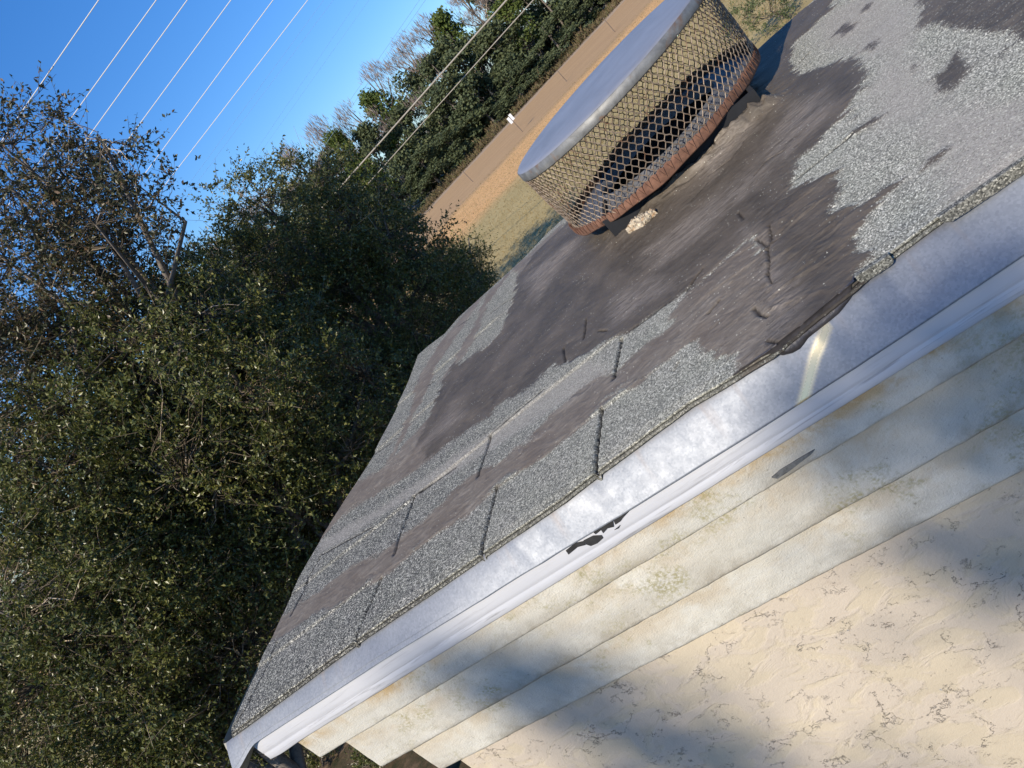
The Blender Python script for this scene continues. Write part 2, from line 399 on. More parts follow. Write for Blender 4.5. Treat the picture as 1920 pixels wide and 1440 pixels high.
for _ in range(4):
    Y = yf(X) + (yb(X) - yf(X)) * T_
    X = xl(Y) + (XR - xl(Y)) * S_

def seg_d(X, Y, a, b):
    a = np.array(a); b = np.array(b); d = b - a; t = np.clip(((X - a[0]) * d[0] + (Y - a[1]) * d[1]) / (d @ d), 0, 1)
    return np.hypot(X - a[0] - t * d[0], Y - a[1] - t * d[1])
def poly_sd(X, Y, P):
    """signed distance, positive inside"""
    P = [tuple(p) for p in P]; D = np.full(X.shape, 9.0); ins = np.zeros(X.shape, bool)
    for a, b in zip(P, P[1:] + P[:1]):
        D = np.minimum(D, seg_d(X, Y, a, b))
        c = (a[1] > Y) != (b[1] > Y)
        with np.errstate(divide='ignore', invalid='ignore'):
            xi = (b[0] - a[0]) * (Y - a[1]) / (b[1] - a[1] + 1e-12) + a[0]
        ins ^= c & (X < xi)
    return np.where(ins, D, -D)
def rp(pts): return [onz(p)[:2] for p in pts]
edge_n = .03 * fbm(X, Y * 2.2, 22, 3, 5) * 2 + .02 * fbm(X, Y, 6, 9, 3)
edge_f = .028 * fbm(X * .5, Y * 2.5, 60, 5, 4) + .02 * fbm(X, Y, 9, 12, 3)
def M_(pts, e=None, soft=.017, bias=0):
    return sm(poly_sd(X, Y, rp(pts)) + (edge_n if e is None else e) + bias, -soft, soft)

TAR = M_([(808, 782), (832, 714), (850, 686), (876, 673), (920, 647), (949, 610), (959, 568), (972, 520), (1000, 480), (1060, 420), (1085, 380), (1200, 200), (1420, 60),
          (1500, 20), (1562, -20), (1562, 16), (1522, 51), (1489, 81), (1484, 127), (1500, 145), (1560, 118), (1600, 108), (1630, 133), (1611, 163), (1590, 206), (1522, 274), (1473, 333),
          (1489, 360), (1520, 345), (1562, 325), (1587, 347), (1565, 379), (1562, 400), (1600, 395), (1657, 354), (1690, 338), (1650, 375), (1620, 410),
          (1603, 473), (1622, 487), (1600, 530), (1570, 560), (1500, 620), (1440, 660), (1440, 600), (1420, 500), (1410, 440), (1380, 470), (1310, 540), (1271, 557), (1176, 625), (1154, 636), (1108, 660), (1062, 682),
          (1040, 684), (1000, 722), (930, 762), (920, 781), (830, 838), (800, 860), (785, 830)])
MED = M_([(1271, 557), (1310, 535), (1385, 465), (1412, 440), (1445, 500), (1480, 600), (1440, 662), (1379, 700), (1387, 673), (1325, 670), (1306, 638), (1271, 657), (1225, 700), (1162, 736), (1127, 763),
          (1071, 819), (1030, 852), (952, 895), (887, 952), (833, 992), (790, 1025), (735, 1068), (592, 1155), (535, 1192), (495, 1215), (505, 1180), (520, 1167), (562, 1132), (668, 1060),
          (735, 1025), (773, 995), (844, 930), (887, 890), (933, 873), (993, 825), (1033, 778), (1074, 740), (1115, 708), (1152, 698), (1238, 627), (1263, 600)])
MED = np.maximum(MED, M_([(808, 782), (850, 800), (830, 838), (762, 895), (719, 919), (665, 949), (635, 971), (600, 1015), (613, 984), (668, 908), (730, 873), (762, 827)]))
MED = np.maximum(MED, M_([(871, 589), (845, 620), (813, 662), (782, 714), (773, 760), (746, 827), (725, 873), (735, 870), (745, 845), (767, 800), (793, 750), (826, 675), (876, 602), (900, 565), (905, 553)]))
MED = np.maximum(MED, M_([(912, 553), (881, 626), (858, 662), (845, 688), (820, 720), (834, 712), (871, 667), (889, 641), (910, 595), (918, 566), (960, 510), (950, 515)], bias=-.004))
MED = np.maximum(MED, .9 * M_([(960, 505), (1000, 470), (1053, 420), (1085, 445), (1060, 470), (1010, 500), (985, 525)]))
for pl in ([(1706, -5), (1736, 14), (1725, 33), (1722, 51), (1752, 49), (1793, 60), (1833, 62), (1874, 62), (1925, 76), (2100, 60), (2100, -200), (1706, -200)],
           [(1562, 68), (1582, 45), (1607, 44), (1598, 58), (1578, 67)], [(1745, 150), (1770, 130), (1795, 92), (1812, 98), (1826, 118), (1800, 150), (1780, 170), (1765, 168)],
           [(1698, 147), (1712, 122), (1736, 116), (1715, 138)], [(1732, 315), (1745, 295), (1772, 282), (1757, 302)], [(1608, 173), (1625, 160), (1642, 158), (1632, 168)],
           [(1617, 98), (1630, 82), (1652, 76), (1640, 94)], [(1588, 228), (1610, 212), (1600, 222)], [(1862, 115), (1885, 88), (1895, 85), (1878, 108)], [(1611, 25), (1625, 8), (1638, 5), (1630, 20)],
           [(1592, 250), (1632, 225), (1660, 215), (1640, 235), (1600, 250)]):
    TAR = np.maximum(TAR, .85 * M_(pl, e=edge_n * .6))
FILM = M_([(1522, 55), (1560, 20), (1640, -20), (1720, 0), (1720, 60), (1700, 110), (1800, 200), (1920, 180), (2050, 200), (1920, 330), (1830, 430), (1790, 420), (1760, 330), (1720, 260), (1660, 230), (1630, 180), (1660, 110), (1600, 105), (1560, 85), (1540, 75)], e=edge_f * 2, soft=.05)
FILM2 = M_([(1150, 690), (1000, 795), (860, 880), (760, 940), (650, 1010), (600, 1040), (600, 1015), (720, 950), (830, 875), (930, 805), (1020, 735), (1100, 680)], e=edge_f, soft=.02) * .75
FILM = np.maximum(FILM, FILM2)
WORN = .8 * M_([(1395, 430), (1450, 460), (1500, 560), (1480, 620), (1440, 650), (1425, 560)], e=edge_f * 1.5, soft=.05)
WORN = np.maximum(WORN, .7 * M_([(1210, 470), (1300, 400), (1420, 310), (1440, 330), (1330, 430), (1240, 500)], e=edge_f * 2, soft=.06))
WORN = np.maximum(WORN, .8 * M_([(985, 520), (1060, 460), (1090, 450), (1010, 560)], e=edge_f * 2, soft=.05))
for pl in ([(1385, 465), (1412, 440), (1400, 520), (1340, 600), (1300, 620), (1300, 560)], [(1290, 330), (1380, 240), (1420, 240), (1330, 340)], [(830, 790), (850, 760), (870, 780), (800, 840), (740, 880)], [(1480, 200), (1540, 170), (1560, 200), (1480, 290), (1440, 300)], [(1150, 560), (1230, 520), (1260, 540), (1140, 620)]):
    WORN = np.maximum(WORN, .75 * M_(pl, e=edge_f * 2, soft=.05))
pale = np.clip(sm(X, -1.5, .25) * .95 + .25 * sm(Y, 1.6, 2.6) + .15 * fbm(X, Y, 4, 31), 0, 1)
# heights -----------------------------------------------------
Z = .0045 * fbm(X, Y, 3, 40, 3)
slots = [[(462, 1326), (522, 1207)], [(432, 1372), (462, 1326)], [(664, 1200), (716, 1084)], [(899, 1034), (931, 915)], [(1114, 882), (1128, 768)], [(548, 1153), (582, 1080)], [(582, 1080), (600, 1050)],
         [(740, 1040), (752, 1000)], [(752, 1000), (776, 932)], [(897, 895), (920, 818)], [(1152, 712), (1165, 636)]]
SL = np.zeros(X.shape)
for a, b in slots:
    a, b = onz(a)[:2], onz(b)[:2]
    d = seg_d(X, Y, a, b) + .002 * fbm(X, Y, 50, 8)
    SL = np.maximum(SL, 1 - sm(d, .0026, .0058))
lines = [[(776, 932), (855, 876)], [(922, 816), (1022, 732)], [(600, 1044), (700, 990)], [(1176, 627), (1271, 557)], [(761, 735), (787, 712)], [(800, 726), (847, 688)], [(912, 595), (954, 563)],
         [(860, 613), (888, 592)], [(703, 852), (746, 822)], [(1473, 352), (1630, 227)], [(1497, 119), (1516, 100)], [(1590, 163), (1575, 178)], [(1580, 60), (1606, 42)]]
LN = np.zeros(X.shape)
for a, b in lines:
    a, b = onz(a)[:2], onz(b)[:2]
    d = seg_d(X, Y, a, b) + .001 * fbm(X, Y, 40, 8)
    LN = np.maximum(LN, 1 - sm(d, .0016, .0044))
# shingle tabs lap: each course a little higher towards its lower edge
for yc, x0, x1 in ((1.372, -1.8, -.45), (1.655, -1.75, -.45), (1.95, -1.7, -.7), (2.28, -1.7, -1.0), (2.6, -1.7, -1.1)):
    Z += .0045 * (1 - .9 * np.maximum(TAR, MED)) * sm(Y, yc - .004, yc + .002) * (1 - sm(Y, yc + .02, yc + .26)) * sm(X, x0 - .1, x0) * (1 - sm(X, x1, x1 + .1))
cover = np.maximum(TAR, MED * .8)
thick = sm(poly_sd(X, Y, rp([(1271, 557), (1410, 440), (1500, 300), (1640, 130), (1640, 420), (1600, 530), (1440, 660), (1300, 600)])), -.05, .12)
Z += cover * (.0025 + .004 * fbm(X, Y, 14, 50, 4) + .010 * thick * (fbm(X * .6, Y * 1.8, 9, 55, 5) + .25))
# wrinkled folds in the cement
rid = 1 - np.abs(2 * (fbm(X * .55 + .12 * fbm(X, Y, 5, 70), Y * 1.7, 10, 71, 4)) * 2.2)
Z += cover * .0045 * np.clip(rid - .72, 0, 1) * 3 * thick
# mound heaped against the flue
BX0, BX1, BY0, BY1 = -.485, .075, 2.335, 2.96          # square flue stack under the cap
ddx = np.maximum(np.maximum(BX0 - X, X - BX1), 0); ddy = np.maximum(np.maximum(BY0 - Y, Y - BY1), 0); rr = np.hypot(ddx, ddy)
mound = np.exp(-(rr / .045) ** 1.5)
fold = 1 - np.abs(fbm(X * .8 + .1 * fbm(X, Y, 9, 85), Y * 1.6, 14, 84, 4) * 3.4)
lump = .012 + .045 * fbm(X, Y * .6, 7, 81, 4) + .016 * np.clip(fold, 0, 1)
sel = sm(Y, BY0 + .05, BY0 - .02) * sm(X, BX0 + .02, BX0 + .22)
Z += mound * np.clip(lump, 0, 1) * (.5 + 1.5 * sel) * (rr > 0)
Z -= .010 * SL + .0025 * LN * (1 - cover)
slotm = np.maximum(SL, LN * .95 * (1 - .6 * TAR))
# long cracks in the dried cement
for poly in ([(1445, 425), (1447, 450), (1441, 470), (1444, 495), (1440, 515), (1448, 535)], [(1418, 450), (1437, 462)], [(1100, 600), (1098, 625), (1096, 637)], [(1123, 622), (1140, 622)], [(1058, 655), (1062, 680)],
             [(1415, 580), (1425, 592), (1440, 596)], [(1330, 590), (1350, 565)], [(1288, 548), (1320, 505)], [(1384, 400), (1395, 412)], [(1270, 680), (1263, 695)], [(1440, 640), (1475, 648)], [(1415, 330), (1440, 300), (1470, 285)],
             [(1330, 330), (1370, 300), (1400, 262)], [(1300, 372), (1330, 340)], [(1312, 300), (1345, 262)], [(1250, 378), (1310, 330)], [(1340, 255), (1352, 285)]):
    for a, b in zip(poly, poly[1:]):
        a, b = onz(a)[:2], onz(b)[:2]
        d = seg_d(X, Y, a, b) + .003 * fbm(X, Y, 60, 21)
        k = 1 - sm(d, .0008, .0042); Z -= .005 * k; slotm = np.maximum(slotm, k * .8)
# the eave edge is ragged and droops
Z -= .0025 * (1 - sm(Y - yf(X), 0, .03))
Z += .004 * fbm(X, Y * .2, 5, 90, 3) * (1 - sm(Y - yf(X), 0, .12))
# tar hanging over the eave
V = np.stack([X, Y, Z], -1)
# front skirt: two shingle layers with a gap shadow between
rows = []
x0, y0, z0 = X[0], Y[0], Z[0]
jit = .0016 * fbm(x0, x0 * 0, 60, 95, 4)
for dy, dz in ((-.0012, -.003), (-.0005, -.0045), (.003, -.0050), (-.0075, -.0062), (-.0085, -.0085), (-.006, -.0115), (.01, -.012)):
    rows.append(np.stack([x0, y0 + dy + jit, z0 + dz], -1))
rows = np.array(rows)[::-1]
V = np.concatenate([rows, V], 0)
nr = rows.shape[0]
def padf(a, vals):
    return np.concatenate([np.tile(np.array(vals)[:, None], (1, NX)), a], 0)
z7 = [0] * 7
roof = mesh_np('shingle_roof', V.reshape(-1, 3), grid_faces(NY + nr, NX)[:, ::-1] * 1, MAT_ROOF, chim)
attr(roof, 'tar', np.concatenate([np.tile(TAR[0], (nr, 1)), TAR], 0)); attr(roof, 'med', np.concatenate([np.tile(MED[0], (nr, 1)), MED], 0)); attr(roof, 'film', padf(FILM, z7))
attr(roof, 'worn', padf(WORN, z7))
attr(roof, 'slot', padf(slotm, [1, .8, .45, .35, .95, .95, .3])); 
pp = np.concatenate([np.tile(pale[0], (nr, 1)), pale], 0); attr(roof, 'pale', pp)
roof['label'] = 'grey shingle top smeared with dark roofing cement'

# exposed starter strips at the right end of the eave
def starter(pa, pb, w, th=.005):
    a = ony(pa, 1.184); b = ony(pb, 1.188); n_ = 60
    t = np.linspace(0, 1, n_)[:, None]
    P = a + (b - a) * t; hh = w * (1 - .5 * np.abs(2 * t - 1) ** 12) + .0015 * (np.random.RandomState(3).rand(n_, 1) - .5)
    prof = [(0.012, 0.0), (0.001, .0004), (0.0, -.1), (.0, -.9), (.004, -1.0), (.012, -1.0)]
    rows_ = [P + np.concatenate([0 * t, 0 * t + py, (pz * hh if abs(pz) > .01 else 0 * t)], 1) for py, pz in prof]
    o = mesh_np('starter_strip', np.array(rows_).reshape(-1, 3), grid_faces(len(prof), n_), MAT_ROOF, chim, False)
    k = len(prof) * n_
    for nm, v_ in (('tar', 0), ('med', 0), ('film', 0), ('slot', .25), ('pale', .35)): attr(o, nm, np.full(k, v_))
    return o
starter((1760, 408), (1945, 283), .021)
starter((1603, 520), (1668, 478), .019)

# --- metal flashing, fascia, bands: profiles swept along the front and round the left corner
def lz(pa, pb, y):
    """straight line in z(x) through two picture points on the plane y"""
    a, b = ony(pa, y), ony(pb, y); k = (b[2] - a[2]) / (b[0] - a[0])
    return lambda x: a[2] + k * (x - a[0])
YM = 1.128
mb = np.array([ony(p, YM) for p in [(487, 1388), (700, 1250), (960, 1090), (1185, 955), (1410, 815), (1560, 720), (1920, 480)]])
def metal_bot(x): return np.interp(x, mb[:, 0], mb[:, 2])
wb = np.array([ony(p, 1.145) for p in [(510, 1415), (560, 1392), (960, 1135), (1240, 970), (1585, 775), (1920, 530)]])
wbz = np.polyfit(wb[:, 0], wb[:, 2], 1)
def white_bot(x): return np.polyval(wbz, x)

# upper flashing: sloping sheet, front
xs = np.linspace(-1.80, XR, 620); vs = np.linspace(0, 1, 26)
XS, VS = np.meshgrid(xs, vs)
ytop = yf(XS) + .004; ztop = -.012
zb = metal_bot(XS)
yy = ytop + (YM - ytop) * VS ** .8; zz = ztop + (zb - ztop) * VS
dent = np.zeros(XS.shape)
for xc, w, a in ((ony((975, 1035), 1.15)[0], .018, -.006), (ony((1010, 1010), 1.15)[0], .022, .004), (ony((1112, 930), 1.15)[0], .010, -.004), (ony((1535, 640), 1.15)[0], .02, -.004), (ony((1500, 700), 1.13)[0], .035, .004), (ony((880, 1110), 1.15)[0], .03, -.004),
                 (ony((700, 1215), 1.15)[0], .09, .004)):
    dent += .75 * a * np.exp(-((XS - xc - .02 * VS) / w) ** 2) * (1 - VS * .75)
yy += dent + .003 * fbm(XS, VS * .2, 5, 101, 3)
# flared loose end at the far left
fl = sm(-XS, 1.70, 1.80)
yy -= fl * (.012 + .02 * VS); zz -= fl * .02 * VS
P = np.stack([XS, yy, zz], -1)
hem = np.stack([xs, yy[-1] + .006, zz[-1] - .0015], -1)[None]; hem2 = np.stack([xs, yy[-1] + .008, zz[-1] + .01], -1)[None]
P = np.concatenate([P, hem, hem2], 0)
met = mesh_np('metal_flashing', P.reshape(-1, 3), grid_faces(P.shape[0], len(xs)), MAT_METAL, chim)
attr(met, 'v', np.concatenate([VS.ravel(), np.ones(2 * len(xs))]))
shn = np.zeros(P.shape[:2])                    # polished creases, their yellow glint put into the base colour
for pl, w_ in (([(1553, 622), (1528, 668), (1514, 705), (1497, 750)], .008), ([(1113, 905), (1112, 915)], .001)):
    for a, b in zip(pl, pl[1:]):
        a, b = ony(a, 1.15), ony(b, 1.15); shn = np.maximum(shn, 1 - sm(seg_d(P[..., 0], P[..., 2], a[[0, 2]], b[[0, 2]]), w_ * .4, w_ * 1.4))
attr(met, 'shine', shn)
# curled end and its return down the left side
cv = []
for k, t in enumerate(np.linspace(0, 1, 14)):
    a = t * math.pi * .5
    cxx = -1.80 - .035 * math.sin(a) ; cyy = .05 * (1 - math.cos(a)) + .75 * max(0, t - .5) ** 1.5
    for q in np.linspace(0, 1, 9):
        b0 = P[int(q * 25), 0]
        zz_ = b0[2] - .022 * q * math.sin(math.pi * min(1, t * 1.0)) - .012 * q
        cv.append((cxx + .012 * q * (1 - t), b0[1] + cyy + .01 * math.sin(3 * t) * q, zz_))
end = mesh_py('flashing_end', cv, [(k * 9 + j, k * 9 + j + 1, (k + 1) * 9 + j + 1, (k + 1) * 9 + j) for k in range(13) for j in range(8)], MAT_METAL, chim, True)
attr(end, 'v', [.5] * len(cv)); attr(end, 'shine', [.5] * len(cv))

# lower white fascia strip with a groove
xs = np.linspace(-1.735, XR, 500)
prof = [(.03, .03, 0), (.016, .0, .05), (.0115, -.25, .25), (.011, -.55, .5), (.0110, -.66, .62), (.0120, -.69, .66), (.0120, -.72, .7), (.0110, -.75, .75), (.0110, -.97, .95), (.0125, -1.0, 1), (.03, -1.0, 1)]
PV = []; vv = []
for py, pz, v_ in prof:
    top = metal_bot(xs) + .012; bot = white_bot(xs); hgt = np.maximum(top - bot, .012)
    base = np.where(True, YM + py, 0)
    yv = base + .0025 * fbm(xs, xs * 0, 3, 111, 3) - .006 * np.exp(-((xs + 1.69) / .05) ** 2) * (-pz)
    PV.append(np.stack([xs, yv, top + pz * hgt], -1)); vv.append(np.full(len(xs), v_))
fas = mesh_np('fascia_strip', np.array(PV).reshape(-1, 3), grid_faces(len(prof), len(xs)), MAT_STRIP, chim)
attr(fas, 'v', np.array(vv))
fr = [(-1.735, YM + .03, -.07), (-1.735, YM + .012, -.11), (-1.70, 3.05, -.11), (-1.70, 3.05, -.07)]
mesh_py('fascia_return', fr, [(0, 1, 2, 3)], MAT_STRIP, chim)
# paint torn off the strip
def patch(name, pts, y, m_, dy=.0):
    P = [ony(p, y) for p in pts]; n_ = len(P)
    vs_ = [q + [0, -dy, 0] for q in P] + [q + [0, .004, 0] for q in P]
    return mesh_py(name, vs_, [tuple(range(n_))] + [(i, (i + 1) % n_, n_ + (i + 1) % n_, n_ + i) for i in range(n_)], m_, chim)
yp = YM + .009
for pts in ([(1061, 1033), (1078, 1019), (1095, 1015), (1098, 1022), (1083, 1026), (1066, 1040)][::1], [(1094, 1014), (1112, 1005), (1128, 1004), (1131, 1009), (1120, 1019), (1108, 1024), (1099, 1021)],
            [(1113, 999), (1128, 990), (1149, 977), (1151, 988), (1139, 991), (1131, 1000), (1127, 994), (1117, 1002)], [(1150, 976), (1166, 967), (1181, 957), (1168, 971), (1163, 978), (1154, 984)], [(1152, 994), (1163, 985), (1160, 991)]):
    patch('torn_gap', pts, yp, MAT_HOLE)

# stucco bands: front face plus the return on the left, with ledge under each
def band(yface, xleft, ztf, zbf, name='stucco_band', seed=0):
    xs_ = np.linspace(xleft, XR, 520); nv = 30
    ys_ = np.linspace(yface, 3.0, 60)[1:]
    PX = np.concatenate([np.full(len(ys_), xleft), xs_]); PY = np.concatenate([ys_[::-1], np.full(len(xs_), yface)])
    NXx = np.concatenate([np.full(len(ys_), -1.), np.zeros(len(xs_))]); NYy = np.concatenate([np.zeros(len(ys_)), np.full(len(xs_), -1.)])
    s = np.concatenate([-(ys_[::-1] - yface) + xleft, xs_])
    zt = ztf(np.maximum(PX, xleft)); zb_ = zbf(np.maximum(PX, xleft))
    rows_ = []; vv_ = []
    for j in range(nv):
        v_ = j / (nv - 1); z = zt + (zb_ - zt) * v_
        d = .0035 * fbm(s, z, 9, 120 + seed, 4) + .0018 * fbm(s, z, 60, 130 + seed, 3) - .004 * max(0, (v_ - .93) / .07) ** 2
        z = z + (.003 * fbm(s, s * 0, 22, 140 + seed, 4) if j == nv - 1 else 0)
        rows_.append(np.stack([PX + NXx * d, PY + NYy * d, z], -1)); vv_.append(np.full(len(s), v_))
    rows_.append(np.stack([PX - NXx * .09, PY - NYy * .09, zb_ + .001], -1)); vv_.append(np.full(len(s), 1.))
    tp = np.stack([PX - NXx * .09, PY - NYy * .09, zt], -1); rows_.insert(0, tp); vv_.insert(0, np.zeros(len(s)))
    o = mesh_np(name, np.array(rows_).reshape(-1, 3), grid_faces(len(rows_), len(s)), MAT_BAND, chim)
    attr(o, 'v', np.array(vv_)); attr(o, 'grime', np.full(np.array(vv_).size, 1.0 if seed == 1 else .45)); return o
Y1, Y2, Y3, YW = 1.149, 1.172, 1.195, 1.212
z1b = lz((605, 1420), (1920, 630), Y1); z2b = lz((715, 1440), (1920, 770), Y2); z3b = lz((840, 1440), (1920, 885), Y3)
X1 = ony((580, 1406), Y1)[0]; X2 = ony((690, 1420), Y2)[0]; X3 = ony((800, 1425), Y3)[0]
band(Y1, X1, lambda x: white_bot(x) + .012, z1b, seed=1)['label'] = 'uppermost cream stucco band with ochre stains'
band(Y2, X2, lambda x: z1b(x) + .002, z2b, seed=2)
band(Y3, X3, lambda x: z2b(x) + .002, z3b, seed=3)
XW = X3 + .05
wv = [(XR, YW, GZ), (XW, YW, GZ), (XW, 2.95, GZ), (XR, 2.95, GZ)]
wv += [(x, y, float(z3b(x)) + .004) for x, y, _ in wv]
mesh_py('chimney_wall', wv, [(0, 1, 5, 4)[::-1], (1, 2, 6, 5)[::-1], (2, 3, 7, 6)[::-1], (3, 0, 4, 7)[::-1]], MAT_WALL, chim)['label'] = 'beige stucco wall with hairline cracks'
# chipped sliver on the band edge
patch('chipped_render', [(1447, 896), (1462, 883), (1490, 866), (1513, 852), (1528, 843), (1520, 853), (1500, 868), (1478, 885), (1458, 898)], Y1 - .003, MAT_CHIP)
# sheathing under the shingles, so the top is a closed body
mesh_py('roof_deck', [(-1.70, 1.215, -.013), (XR, 1.215, -.013), (XR, 3.04, -.013), (-1.62, 3.04, -.013), (-1.70, 1.215, -.13), (XR, 1.215, -.13), (XR, 3.04, -.13), (-1.62, 3.04, -.13)],
        [(0, 1, 2, 3), (7, 6, 5, 4), (0, 4, 5, 1), (1, 5, 6, 2), (2, 6, 7, 3), (3, 7, 4, 0)], MAT_HOLE, chim)
# roofing cement run down over the flashing
def cement_run():
    top = [(1375, 700), (1440, 655), (1500, 610), (1560, 560), (1603, 520)]
    low = [(1379, 703), (1425, 671), (1445, 662), (1468, 666), (1486, 662), (1500, 654), (1516, 633), (1533, 620), (1560, 598), (1573, 587), (1590, 566), (1601, 550), (1597, 535), (1604, 522)]
    n_ = 150; t = np.linspace(0, 1, n_)
    def res(pl):
        pl = np.array(pl, float); s = np.r_[0, np.cumsum(np.hypot(*np.diff(pl, axis=0).T))]; s /= s[-1]
        return np.stack([np.interp(t, s, pl[:, 0]), np.interp(t, s, pl[:, 1])], 1)
    A, B = res(top), res(low); rows_ = []
    for k, v_ in enumerate(np.linspace(0, 1, 14)):
        row = []
        for i in range(n_):
            p = A[i] * (1 - v_) + B[i] * v_
            q = onz(p, 0.0)
            yfr = float(yf(q[0]))
            if q[1] < yfr + .002: 
                # on the sloping sheet: march for the hit
                y_ = yfr
                for _ in range(8):
                    q = ony(p, y_); v2 = np.clip((q[2] + .012) / (metal_bot(q[0]) + .012), 0, 1); y_ = yfr + .004 + (YM - yfr - .004) * v2 ** .8
                th = .006 * (1 - v_ ** 6) + .0015
                q = q + [0, -th, th * .4]
            else: q = onz(p, .006)
            row.append(q)
        rows_.append(row)
    Pp = np.array(rows_); Pp[..., 1] += .003 * fbm(Pp[..., 0], Pp[..., 2], 25, 160, 4)
    last = Pp[-1] + [0, .012, .0]; Pp = np.concatenate([Pp, last[None]], 0)
    o = mesh_np('roofing_cement', Pp.reshape(-1, 3), grid_faces(Pp.shape[0], n_), MAT_TARR, chim)
    return o
MAT_TARR = simple('wet_roofing_cement', (.05, .044, .043), .42, 0, 28, .35, .7, .006, (.085, .075, .075), (.5, .7))
cement_run()

# ------------------------------------------------------------------ flue cap
CC = np.array([-.235, 2.66]); ZT = .352; ZL = .316; ZB = .062; RT = .403; RB = .395; TILT = .038
cap = thing('flue_cap', 'round flue cap with grey lid, diamond mesh sides and rusty bottom band', 'chimney cap', (CC[0], CC[1], 0))
def lathe(prof, n_=96, c=CC, wob=0):
    V_ = []; 
    for (r_, z_) in prof:
        for k in range(n_):
            a = 2 * math.pi * k / n_; rr_ = r_ + wob * math.sin(5 * a + 1) + wob * .6 * math.sin(11 * a)
            V_.append((c[0] + rr_ * math.cos(a), c[1] + rr_ * math.sin(a), z_))
    Fq = [(i * n_ + k, i * n_ + (k + 1) % n_, (i + 1) * n_ + (k + 1) % n_, (i + 1) * n_ + k) for i in range(len(prof) - 1) for k in range(n_)]
    return V_, Fq
v_, f_ = lathe([(.002, ZT + .006), (.2, ZT + .004), (.38, ZT + .001), (RT - .006, ZT - .002), (RT - .001, ZT - .005)]); mesh_py('cap_lid', v_, f_, MAT_LID, cap, True)
v_, f_ = lathe([(RT - .0005, ZT - .0045), (RT + .002, ZT - .006), (RT + .003, ZL + .004), (RT + .001, ZL), (RT - .003, ZL + .002), (RT - .004, ZT - .01), (.01, ZT - .008)], wob=.0006); mesh_py('lid_rim', v_, f_, MAT_LIP, cap, True)
# expanded metal
def mesh_screen():
    NC, NR = 100, 7; polys = []; z0_, z1_ = ZL + .006, ZB + .012
    rs = np.random.RandomState(5)
    def node(i, j, side):
        # side -1/+1: knuckles alternate half a cell per half row
        a = 2 * math.pi * i / NC; t = j / NR; z = z0_ + (z1_ - z0_) * t; r_ = RT - .002 + (RB - RT) * t
        r_ += .004 * math.sin(3 * a + 2 * t) * t + .0022 * math.sin(11 * a + 5 * t) * math.sin(math.pi * t)
        q_ = (int(i * 2) * 7919 + int(j * 2) * 104729) % 1000 / 1000 - .5; a += .006 * q_; z += .0022 * math.sin(q_ * 40)
        return np.array([CC[0] + r_ * math.cos(a), CC[1] + r_ * math.sin(a), z])
    for i in range(NC):
        for j2 in range(NR * 2):
            ja, jb = j2 / 2, (j2 + 1) / 2
            ia = i + (.5 if j2 % 2 else 0)
            for s in (-.5, .5):
                a = node(ia, ja, 0); b = node(ia + s, jb, 0)
                a2 = a * .86 + b * .14 - [0, 0, .0022]; b2 = b * .86 + a * .14 + [0, 0, .0022]
                o1 = rs.randn(3) * .0005
                polys.append([a, a2 + o1, b2 + o1, b])
    P = np.array(polys); rad = np.full(P.shape[:2], .0016)
    Vv, Ff = tubes(P, rad, 4)
    return mesh_np('mesh_screen', Vv, Ff, MAT_MESH, cap, False)
mesh_screen()
# rusty bottom band with scalloped upper edge, mesh tails pressed on it
def bottom_band():
    n_ = 92 * 4; V_ = []; 
    for k in range(n_):
        a = 2 * math.pi * k / n_; wv_ = .003 * math.sin(5 * a) + .002 * math.sin(13 * a + 1)
        up = .030 + .006 * abs(math.sin(46 * a)) + .003 * math.sin(7 * a)
        for (dr, z_) in ((.001, ZB + up), (.003, ZB + up - .006), (.0035, ZB + .004 + wv_), (.001, ZB + wv_), (-.006, ZB + wv_ + .002)):
            V_.append((CC[0] + (RB + dr) * math.cos(a), CC[1] + (RB + dr) * math.sin(a), z_))
    Fq = [(k * 5 + j, k * 5 + j + 1, ((k + 1) % n_) * 5 + j + 1, ((k + 1) % n_) * 5 + j) for k in range(n_) for j in range(4)]
    mesh_py('bottom_band', V_, Fq, MAT_RUST, cap, True)
    P = []
    for k in range(92):
        for s in (-1, 1):
            a0 = 2 * math.pi * (k + .5 * (s > 0)) / 92; a1 = a0 + s * math.pi / 92 * .5
            P.append([[CC[0] + (RB + .0045) * math.cos(a), CC[1] + (RB + .0045) * math.sin(a), z_] for a, z_ in ((a0, ZB + .034), (a0 * .5 + a1 * .5, ZB + .02), (a1, ZB + .006))])
    Vv, Ff = tubes(np.array(P), np.full((len(P), 3), .0012), 4)
    mesh_np('mesh_tails', Vv, Ff, MAT_RUST, cap, False)
bottom_band()
